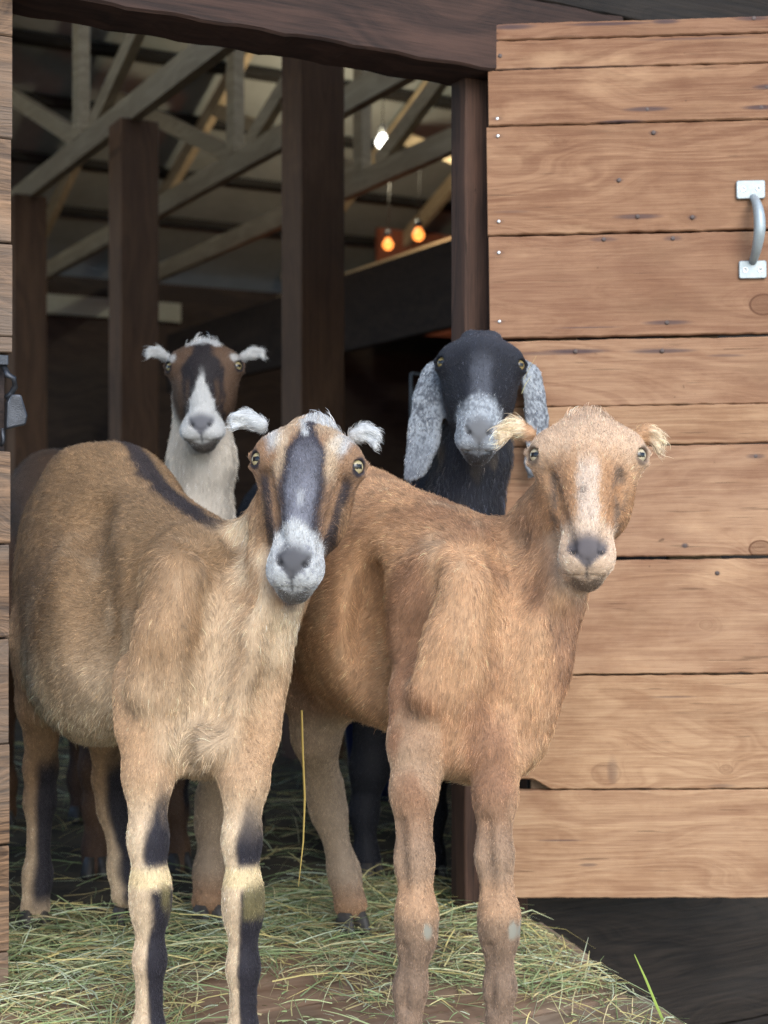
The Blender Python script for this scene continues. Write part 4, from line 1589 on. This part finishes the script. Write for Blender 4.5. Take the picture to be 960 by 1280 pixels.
def goat_front_right():
    fwd = unit([.42, -.90, 0])
    left = np.array([-fwd[1], fwd[0], 0])
    A = [fwd, left, UP]
    bf = -fwd * .85 + UP * -.5
    B = Body()
    B.ell(P(578, 808, 2.15), A, (.175, .090, .158), .06, 'body', flow=bf)
    B.ell((.005, 2.28, .585), A, (.31, .138, .182), .07, 'body', flow=bf)
    B.ell((-.075, 2.45, .660), A, (.19, .132, .150), .08, 'body', flow=bf)
    B.ell(P(582, 724, 2.14), A, (.14, .058, .060), .06, 'body', flow=bf)
    B.cone(P(585, 715, 2.15), P(440, 650, 2.42), .034, .05, .07, 'body', flow=-fwd + UP * -.1)
    B.ell(P(622, 880, 2.03), A, (.05, .046, .085), .06, 'body', flow=(0, 0, -1))
    B.ell(P(585, 932, 2.02), A, (.09, .072, .042), .05, 'body', flow=bf)
    legs_front(B, (P(556, 810, 2.0), (.10, .042, .130)), [P(528, 870, 1.98), P(520, 930, 1.96), P(517, 990, 1.93), P(518, 1075, 1.91), P(521, 1145, 1.89), P(521, 1172, 1.895), P(513, 1235, 1.90), P(508, 1320, 1.90), P(508, 1360, 1.885)],
               [.040, .033, .0262, .0206, .0224, .0204, .0170, .0175, .0205], fwd)
    legs_front(B, (P(638, 826, 2.02), (.09, .038, .11)), [P(622, 890, 1.99), P(622, 940, 1.96), P(619, 995, 1.93), P(618, 1070, 1.91), P(624, 1145, 1.89), P(624, 1168, 1.895), P(625, 1235, 1.90), P(622, 1320, 1.90), P(624, 1360, 1.885)],
               [.030, .028, .0246, .0200, .0216, .0196, .0162, .0168, .0205], fwd)
    B.cone(P(575, 715, 2.12), P(546, 860, 1.97), .026, .032, .045, 'body', flow=bf)
    B.cone(P(625, 730, 2.12), P(653, 830, 2.01), .022, .028, .045, 'body', flow=bf)
    B.ell(P(470, 800, 2.12), A, (.055, .028, .105), .06, 'body', 'sub')
    B.ell(P(400, 790, 2.44), A, (.12, .055, .15), .07, 'body', flow=-UP - fwd * .2)
    B.ell(P(330, 770, 2.48), A, (.12, .055, .15), .07, 'body', flow=-UP - fwd * .2)
    B.chain([P(405, 850, 2.40), P(395, 920, 2.43), P(405, 985, 2.50), P(411, 1015, 2.51), P(430, 1090, 2.50), P(438, 1130, 2.47)],
            [.055, .034, .026, .024, .0205, .027], .03, 'hleg', flow=(0, 0, -1))
    B.chain([P(300, 850, 2.46), P(278, 930, 2.50), P(268, 1000, 2.57), P(266, 1030, 2.575), P(262, 1090, 2.55), P(260, 1125, 2.52)],
            [.055, .034, .026, .024, .0215, .027], .03, 'hleg', flow=(0, 0, -1))
    B.cone((-.175, 2.65, .73), (-.20, 2.69, .66), .02, .012, .03, 'body', flow=(0, 0, -1))
    H = head_frame(P(735, 502, 1.965), P(734, 725, 1.885), [129 / FPX * 1.92, -.02, -.0085])
    sx = 1.07
    e = 2.02
    ears = [[P(662, 543, e), P(644, 533, e + .01), P(630, 540, e), P(625, 554, e - .01)],
            [P(793, 548, e), P(807, 542, e + .01), P(819, 547, e), P(824, 566, e - .01)]]
    nf = -UP + -fwd * .35
    B.chain([P(718, 580, 2.04), P(702, 660, 2.04), P(684, 740, 2.01), P(657, 820, 1.99), P(632, 892, 2.00)], [.042, .044, .047, .050, .044], .04, 'neck',
            sq=(left, .88), flow=nf)
    B.cone(P(622, 725, 2.11), P(680, 660, 2.08), .036, .038, .06, 'neck', flow=nf)
    add_head(B, H, sx, 'elf', 0.0, ears, muz=.88)
    it = []
    for pix, r_, dp, kk in (([(638, 672), (648, 735), (648, 805), (636, 880)], .020, .0085, .04), ([(702, 775), (690, 850), (672, 920)], .018, .007, .03),
                            ([(530, 735), (510, 805), (505, 880)], .022, .007, .045), ([(556, 930), (566, 975)], .014, .007, .02)):
        it += B.crease(pix, r_, dp, k=kk)
    for pix in ([(688, 596), (701, 640), (711, 682)], [(778, 600), (768, 640), (758, 682)]):
        it += B.crease(pix, .009, .0042, 'head', k=.01)
    it += B.crease([(580, 735), (562, 800), (535, 865)], .022, .007, 'body', True, .035)
    for x in (516, 624):
        it += B.crease([(x - 13, 1185), (x - 10, 1260)], .006, .0016, 'fleg', False, .008)
        it += B.crease([(x - 18, 1030), (x - 13, 1110)], .008, .0016, 'fleg', False, .012)
    B.apply(it)
    C = {k: srgb(*v, FK) for k, v in dict(br=(164, 120, 86), tan=(192, 150, 110), cream=(218, 196, 162), pale=(212, 186, 160), gry=(138, 116, 98), dk=(124, 92, 68),
                                          wh=(232, 224, 214), rus=(178, 130, 88), nose=(96, 90, 92), lip=(82, 68, 60), lg=(156, 128, 102), bald=(150, 152, 140)).items()}

    def coat(f):
        p, t = f['p'], f['tags']
        z0 = np.zeros(len(p))
        nz = fbm(p * np.array([9, 9, 5]) + 40, 3)
        nz2 = fbm(p * np.array([30, 30, 12]) + 19, 2)
        q = f['bl'][:, 0]
        c = np.tile(C['br'], (len(p), 1))
        c = lerp(c, C['tan'], sst(.40, .62, nz + sst(.5, .8, p[:, 2]) * .2))
        c = lerp(c, C['dk'], sst(.5, .34, nz) * .45)
        c = lerp(c, C['cream'] * .93, sst(.56, .8, nz2) * .25)
        c = lerp(c, C['cream'], sst(.42, .38, p[:, 2] + (nz - .5) * .05) * sst(.30, .18, q) * .8)
        nk = t.get('neck', z0)
        c = lerp(c, C['dk'], nk * sst(.45, .6, nz2) * .5)
        fl, hl = t.get('fleg', z0), t.get('hleg', z0)
        z = p[:, 2]
        m = f['nf'] * .75 + f['nl'] * .5 + (nz2 - .5) * .35
        c = lerp(c, C['lg'], fl * sst(.38, .28, z))
        c = lerp(c, C['gry'] * .9, fl * sst(.22, .16, z) * .7)
        c = lerp(c, C['tan'], fl * sst(.03, .01, np.abs(z - .235)) * .6)
        dd = np.sqrt(((z - .198) / .015) ** 2 + ((m - .82) / .13) ** 2) + (nz2 - .5) * .8
        c = lerp(c, C['bald'], fl * sst(1.1, .6, dd) * .85)
        c = lerp(c, C['gry'] * .8, hl * .7)
        c = lerp(c, C['rus'] * .7, hl * sst(.13, .08, z) * .7)
        X, Y, Z = f['hc'].T
        ax = np.abs(X)
        hd = t.get('head', z0)
        n3 = fbm(f['hc'] * np.array([120, 60, 90]) + 7, 2) - .5
        k = np.tile(C['tan'], (len(p), 1))
        k = lerp(k, C['pale'], sst(.10, .05, Y + n3 * .03 - ax * .15) * .65)
        k = lerp(k, C['rus'], sst(.02, .03, ax) * sst(.08, .11, Y) * sst(-.01, -.05, Z) * .45)
        side = sst(.0155, .022, ax + n3 * .008) * sst(.052, .04, ax) * sst(.075, .10, Y) * sst(.195, .165, Y)
        k = lerp(k, C['rus'] * .86, side * .55)
        k = lerp(k, C['gry'] * .75, side * sst(.0, .22, n3 + .12) * sst(.028, .036, ax) * .9)
        bl = sst(.0165, .010, ax + n3 * .010) * sst(.068, .105, Y + n3 * .02) * sst(.20, .18, Y)
        k = lerp(k, C['wh'] * .92, bl * .5)
        k = lerp(k, C['pale'], sst(.16, .18, Y + n3 * .02) * .85)
        sp = np.sqrt(((X + .006) / .007) ** 2 + ((Y - .128) / .006) ** 2)
        k = lerp(k, C['gry'] * np.array([.75, .8, .95]), sst(1.1, .6, sp) * .8)
        k = muzzle_marks(f, k, C['nose'], C['lip'], .024)
        k = eye_ring(f, k, C['gry'] * .8)
        c = c * (1 - hd[:, None]) + k * hd[:, None]
        er = t.get('ear', z0)
        c = lerp(c, C['tan'] * 1.05, er)
        oe = sst(.076, .086, ax)
        c = lerp(c, C['cream'] * 1.1, er * oe)
        c = lerp(c, C['gry'] * .5, er * sst(.062, .068, Y) * oe * .8)
        L = base_len(f, leg=.0040)
        L = L * (1 + 2.4 * hd * sst(.034, .010, Y) * sst(.045, .03, ax))
        L = L * (1 + .8 * er * oe)
        L = L * (1 + .5 * t.get('body', z0) * sst(.5, .40, p[:, 2]))
        L = np.where(fl * sst(1.1, .6, dd) > .4, .001, L)
        return np.clip(c, .004, .88), L
    base = np.array([.0, 2.2, 0.0])
    hooves = [(P(508, 1384, 1.88), fwd, 1.1, -.05), (P(624, 1384, 1.88), fwd, 1.1, -.05),
              (P(440, 1140, 2.46), fwd, 1.1, .03), (P(260, 1135, 2.51), fwd, 1.1, .03)]
    pal = dict(iris=srgb(206, 192, 160, .78), rim=srgb(84, 70, 66))
    return finish_goat(B, H, sx, .0034, coat, NF[1], fwd, base,
                       'plain tan goat with a pale face and grey nose beside the plank door', 'goats crowding the barn doorway', hooves, pal, 22)


def goat_back_left():
    fwd = unit([.55, -.83, 0])
    left = np.array([-fwd[1], fwd[0], 0])
    A = [fwd, left, UP]
    bf = -fwd * .85 + UP * -.5
    B = Body()
    B.ell((-.455, 2.98, .60), A, (.19, .115, .18), .06, 'body', flow=bf)
    B.ell((-.61, 3.20, .60), A, (.33, .14, .20), .07, 'body', flow=bf)
    B.ell((-.76, 3.42, .72), A, (.18, .125, .15), .08, 'body', flow=bf)
    B.ell((-.47, 3.02, .74), A, (.14, .06, .06), .06, 'body', flow=bf)
    B.cone((-.48, 3.04, .75), (-.77, 3.44, .82), .045, .05, .07, 'body', flow=-fwd)
    for pts, rs in (([P(215, 900, 2.96), P(213, 960, 2.95), P(216, 1010, 2.94), P(220, 1060, 2.93), P(222, 1082, 2.92)], [.045, .035, .025, .021, .026]),
                    ([P(128, 900, 2.94), P(124, 960, 2.93), P(122, 1010, 2.92), P(120, 1060, 2.90), P(120, 1084, 2.88)], [.045, .035, .024, .021, .026])):
        B.chain(pts, rs, .03, 'fleg', flow=(0, 0, -1))
    for x in (-.70, -.86):
        y = 3.42 if x > -.8 else 3.36
        B.chain([(x, y, .62), (x + .03, y - .06, .48), (x - .02, y + .06, .30), (x - .01, y + .03, .12), (x, y, .06)], [.075, .05, .026, .02, .025], .04, 'hleg', flow=(0, 0, -1))
    H = head_frame(P(254, 415, 2.80), P(251, 553, 2.72), [96 / FPX * 2.76, 0, -.004])
    sx = 1.08
    e = 2.86
    ears = [[P(209, 447, e), P(197, 440, e), P(188, 440, e), P(184, 448, e - .01)],
            [P(303, 447, e), P(316, 441, e), P(325, 441, e), P(330, 449, e - .01)]]
    nf = -UP
    B.chain([P(252, 500, 2.87), P(252, 580, 2.89), P(245, 650, 2.92), P(225, 730, 2.96)], [.054, .056, .062, .085], .05, 'neck', flow=nf)
    add_head(B, H, sx, 'elf', 0.0, ears, muz=1.18, slit=.0082)
    C = {k: srgb(*v, FK) for k, v in dict(br=(112, 84, 62), fb=(98, 76, 60), blk=(34, 32, 38), wh=(192, 195, 197), nk=(206, 198, 186), nose=(98, 100, 108), lip=(74, 60, 54), dk=(74, 56, 46)).items()}

    def coat(f):
        p, t = f['p'], f['tags']
        z0 = np.zeros(len(p))
        nz = fbm(p * np.array([9, 9, 5]) + 70, 3)
        nz2 = fbm(p * np.array([34, 34, 12]) + 29, 2)
        c = np.tile(C['br'], (len(p), 1))
        c = lerp(c, C['dk'], sst(.55, .4, nz) * .7)
        nk = t.get('neck', z0)
        c = lerp(c, C['nk'], nk)
        c = lerp(c, C['nk'] * .72, nk * sst(.45, .6, nz2) * .7)
        c = lerp(c, C['blk'], t.get('fleg', z0) * sst(.2, .45, f['nl'] + (nz2 - .5)) * sst(.12, .17, p[:, 2]))
        X, Y, Z = f['hc'].T
        ax = np.abs(X)
        hd = t.get('head', z0)
        n3 = fbm(f['hc'] * np.array([120, 60, 90]) + 3, 2) - .5
        k = np.tile(C['fb'] * .92, (len(p), 1))
        mb_ = .018 + .020 * sst(.05, .085, Y) - .004 * sst(.12, .17, Y)
        k = lerp(k, C['blk'], sst(mb_ + .007, mb_ - .003, ax + n3 * .014) * sst(.014, .026, Y) * .96)
        k = lerp(k, C['fb'] * .7, sst(.006, .002, np.abs(ax - .028) + n3 * .006) * sst(.1, .12, Y) * sst(.175, .15, Y) * .7)
        wb = .003 + .022 * sst(.095, .175, Y)
        k = lerp(k, C['wh'] * .9, sst(wb + .004, wb - .003, ax + n3 * .012) * sst(.080, .115, Y + n3 * .02))
        k = lerp(k, C['wh'] * .95, sst(.168, .180, Y - ax * .22 + n3 * .012) * sst(-.075, -.05, Z))
        k = lerp(k, C['wh'] * .85, sst(.013, .008, np.sqrt((ax - .062) ** 2 + (Y - .055) ** 2)) * .8)
        k = muzzle_marks(f, k, C['nose'], C['lip'], .024)
        k = eye_ring(f, k, C['blk'])
        tuft = sst(.032, .020, Y + n3 * .020 - ax * .16) * sst(.036, .030, ax)
        k = lerp(k, C['wh'], tuft)
        c = c * (1 - hd[:, None]) + k * hd[:, None]
        c = lerp(c, C['wh'], t.get('ear', z0))
        L = base_len(f)
        L = L * (1 + 3.2 * hd * tuft)
        L = L * (1 + .4 * t.get('ear', z0))
        return np.clip(c, .004, .88), L
    base = np.array([-.55, 3.1, 0.03])
    hooves = [(P(223, 1088, 2.915), unit([.5, -.85, 0]), 1.05, .03), (P(120, 1092, 2.87), unit([.2, -.95, 0]), 1.05, .03),
              (np.array([-.70, 3.40, .03]), fwd, 1.0, .03), (np.array([-.86, 3.34, .03]), fwd, 1.0, .03)]
    pal = dict(iris=srgb(186, 172, 128, .62), rim=srgb(30, 26, 26))
    return finish_goat(B, H, sx, .0042, coat, NF[2], fwd, base,
                       'dark-faced goat with a white blaze, white topknot and pale neck inside the barn', 'goats crowding the barn doorway', hooves, pal, 23, 1.35)


def goat_black():
    fwd = unit([.40, -.91, 0])
    left = np.array([-fwd[1], fwd[0], 0])
    A = [fwd, left, UP]
    bf = -fwd * .85 + UP * -.5
    B = Body()
    B.ell((.005, 2.80, .57), A, (.17, .112, .17), .06, 'body', flow=bf)
    B.ell((-.10, 3.06, .60), A, (.33, .138, .19), .07, 'body', flow=bf)
    B.ell((-.20, 3.28, .69), A, (.19, .125, .14), .08, 'body', flow=bf)
    B.ell((.0, 2.80, .70), A, (.13, .062, .06), .06, 'body', flow=bf)
    B.cone((-.01, 2.84, .715), (-.19, 3.26, .78), .045, .05, .07, 'body', flow=-fwd)
    for pts, rs in (([P(470, 900, 2.86), P(462, 960, 2.86), P(455, 1015, 2.86), P(458, 1070, 2.85), P(463, 1092, 2.84)], [.045, .033, .023, .019, .024]),
                    ([P(535, 900, 2.84), P(538, 960, 2.84), P(540, 1015, 2.84), P(540, 1070, 2.83), P(541, 1092, 2.82)], [.045, .033, .023, .019, .024])):
        B.chain(pts, rs, .03, 'fleg', flow=(0, 0, -1))
    for x, y in ((-.29, 3.28), (-.11, 3.32)):
        B.chain([(x, y, .60), (x + .02, y - .06, .46), (x - .03, y + .07, .29), (x - .02, y + .04, .12), (x, y, .06)], [.072, .048, .025, .019, .024], .04, 'hleg', flow=(0, 0, -1))
    H = head_frame(P(603, 404, 2.42), P(598, 567, 2.34), [97 / FPX * 2.4, -.006, -.007])
    sx = 1.06
    e = 2.49
    q = e / 2.8
    ears = [(-1, [P(553, 452, e), P(540, 468, e - .01), P(533, 495, e - .02), P(531, 528, e - .025), P(529, 556, e - .03), P(520, 584, e - .03), P(510, 597, e - .03)],
             [.013 * q, .017 * q, .022 * q, .027 * q, .027 * q, .018 * q, .005 * q]),
            (1, [P(652, 456, e), P(664, 468, e), P(668, 492, e), P(671, 520, e - .005), P(672, 552, e - .01), P(668, 580, e - .01), P(662, 596, e - .01)],
             [.013 * q, .015 * q, .017 * q, .019 * q, .019 * q, .014 * q, .005 * q])]
    nf = -UP
    B.chain([P(600, 495, 2.475), P(594, 570, 2.50), P(580, 640, 2.52), P(525, 735, 2.68)], [.047, .050, .056, .085], .05, 'neck', flow=nf)
    B.cone(P(530, 640, 2.72), P(575, 600, 2.54), .05, .04, .05, 'neck', flow=nf)
    add_head(B, H, sx, 'nubian', .010, ears, muz=1.0, slit=.0076)
    C = {k: srgb(*v, FK) for k, v in dict(blk=(34, 36, 44), bk2=(72, 76, 86), wh=(166, 174, 182), gr=(126, 132, 140), nose=(104, 106, 110), lip=(40, 38, 42), brn=(84, 74, 62)).items()}  # bk2 raised so the coat colour holds a bluish sheen

    def coat(f):
        p, t = f['p'], f['tags']
        z0 = np.zeros(len(p))
        nz2 = fbm(p * np.array([40, 40, 12]) + 29, 2)
        c = np.tile(C['blk'], (len(p), 1))
        c = lerp(c, C['brn'], t.get('neck', z0) * sst(.6, .75, nz2) * .6)
        X, Y, Z = f['hc'].T
        ax = np.abs(X)
        hd = t.get('head', z0)
        n3 = fbm(f['hc'] * np.array([120, 60, 90]) + 13, 2) - .5
        n4 = vnoise(f['hc'] * 420)
        k = np.tile(C['blk'], (len(p), 1))
        k = lerp(k, C['bk2'] * 1.2, sst(.024, .008, ax + n3 * .01) * sst(.05, .1, Y) * .8)
        k = lerp(k, C['bk2'], sst(.07, .02, Y) * .5)
        ml = sst(.130, .150, Y - ax * .55 + n3 * .02) * sst(.046, .038, ax + n3 * .008) * sst(-.07, -.045, Z)
        k = lerp(k, C['wh'], ml * (.45 + .5 * sst(.35, .65, n4)))
        k = lerp(k, C['gr'], ml * sst(.17, .2, Y) * sst(.018, .01, ax) * .7)
        k = muzzle_marks(f, k, C['nose'], C['lip'], .0225)
        k = eye_ring(f, k, C['blk'] * .8)
        c = c * (1 - hd[:, None]) + k * hd[:, None]
        er = t.get('ear', z0)
        nv = vnoise(p * 480 + 5)
        e_ = lerp(np.tile(C['wh'] * .92, (len(p), 1)), C['bk2'], sst(.46, .70, nv * .75 + fbm(p * 40, 2) * .35) * .85)
        e_ = lerp(e_, C['gr'], sst(.16, .2, Y) * .5)
        c = c * (1 - er[:, None]) + e_ * er[:, None]
        L = base_len(f, body=.011, neck=.014, ear=.0045, head=.0045)
        return np.clip(c, .004, .8), L
    base = np.array([.0, 2.95, 0.03])
    hooves = [(P(465, 1098, 2.83), fwd, 1.0, .03), (P(542, 1098, 2.81), fwd, 1.0, .03),
              (np.array([-.29, 3.26, .03]), fwd, 1.0, .03), (np.array([-.11, 3.30, .03]), fwd, 1.0, .03)]
    pal = dict(iris=srgb(156, 138, 92, .7), rim=srgb(14, 14, 16))
    return finish_goat(B, H, sx, .0038, coat, NF[3], fwd, base,
                       'black goat with long drooping speckled grey ears and a greyish-white muzzle', 'goats crowding the barn doorway', hooves, pal, 24, 1.3, 1.9)


NF = [330000, 330000, 110000, 100000]
goat_front_left()
goat_front_right()
goat_back_left()
goat_black()
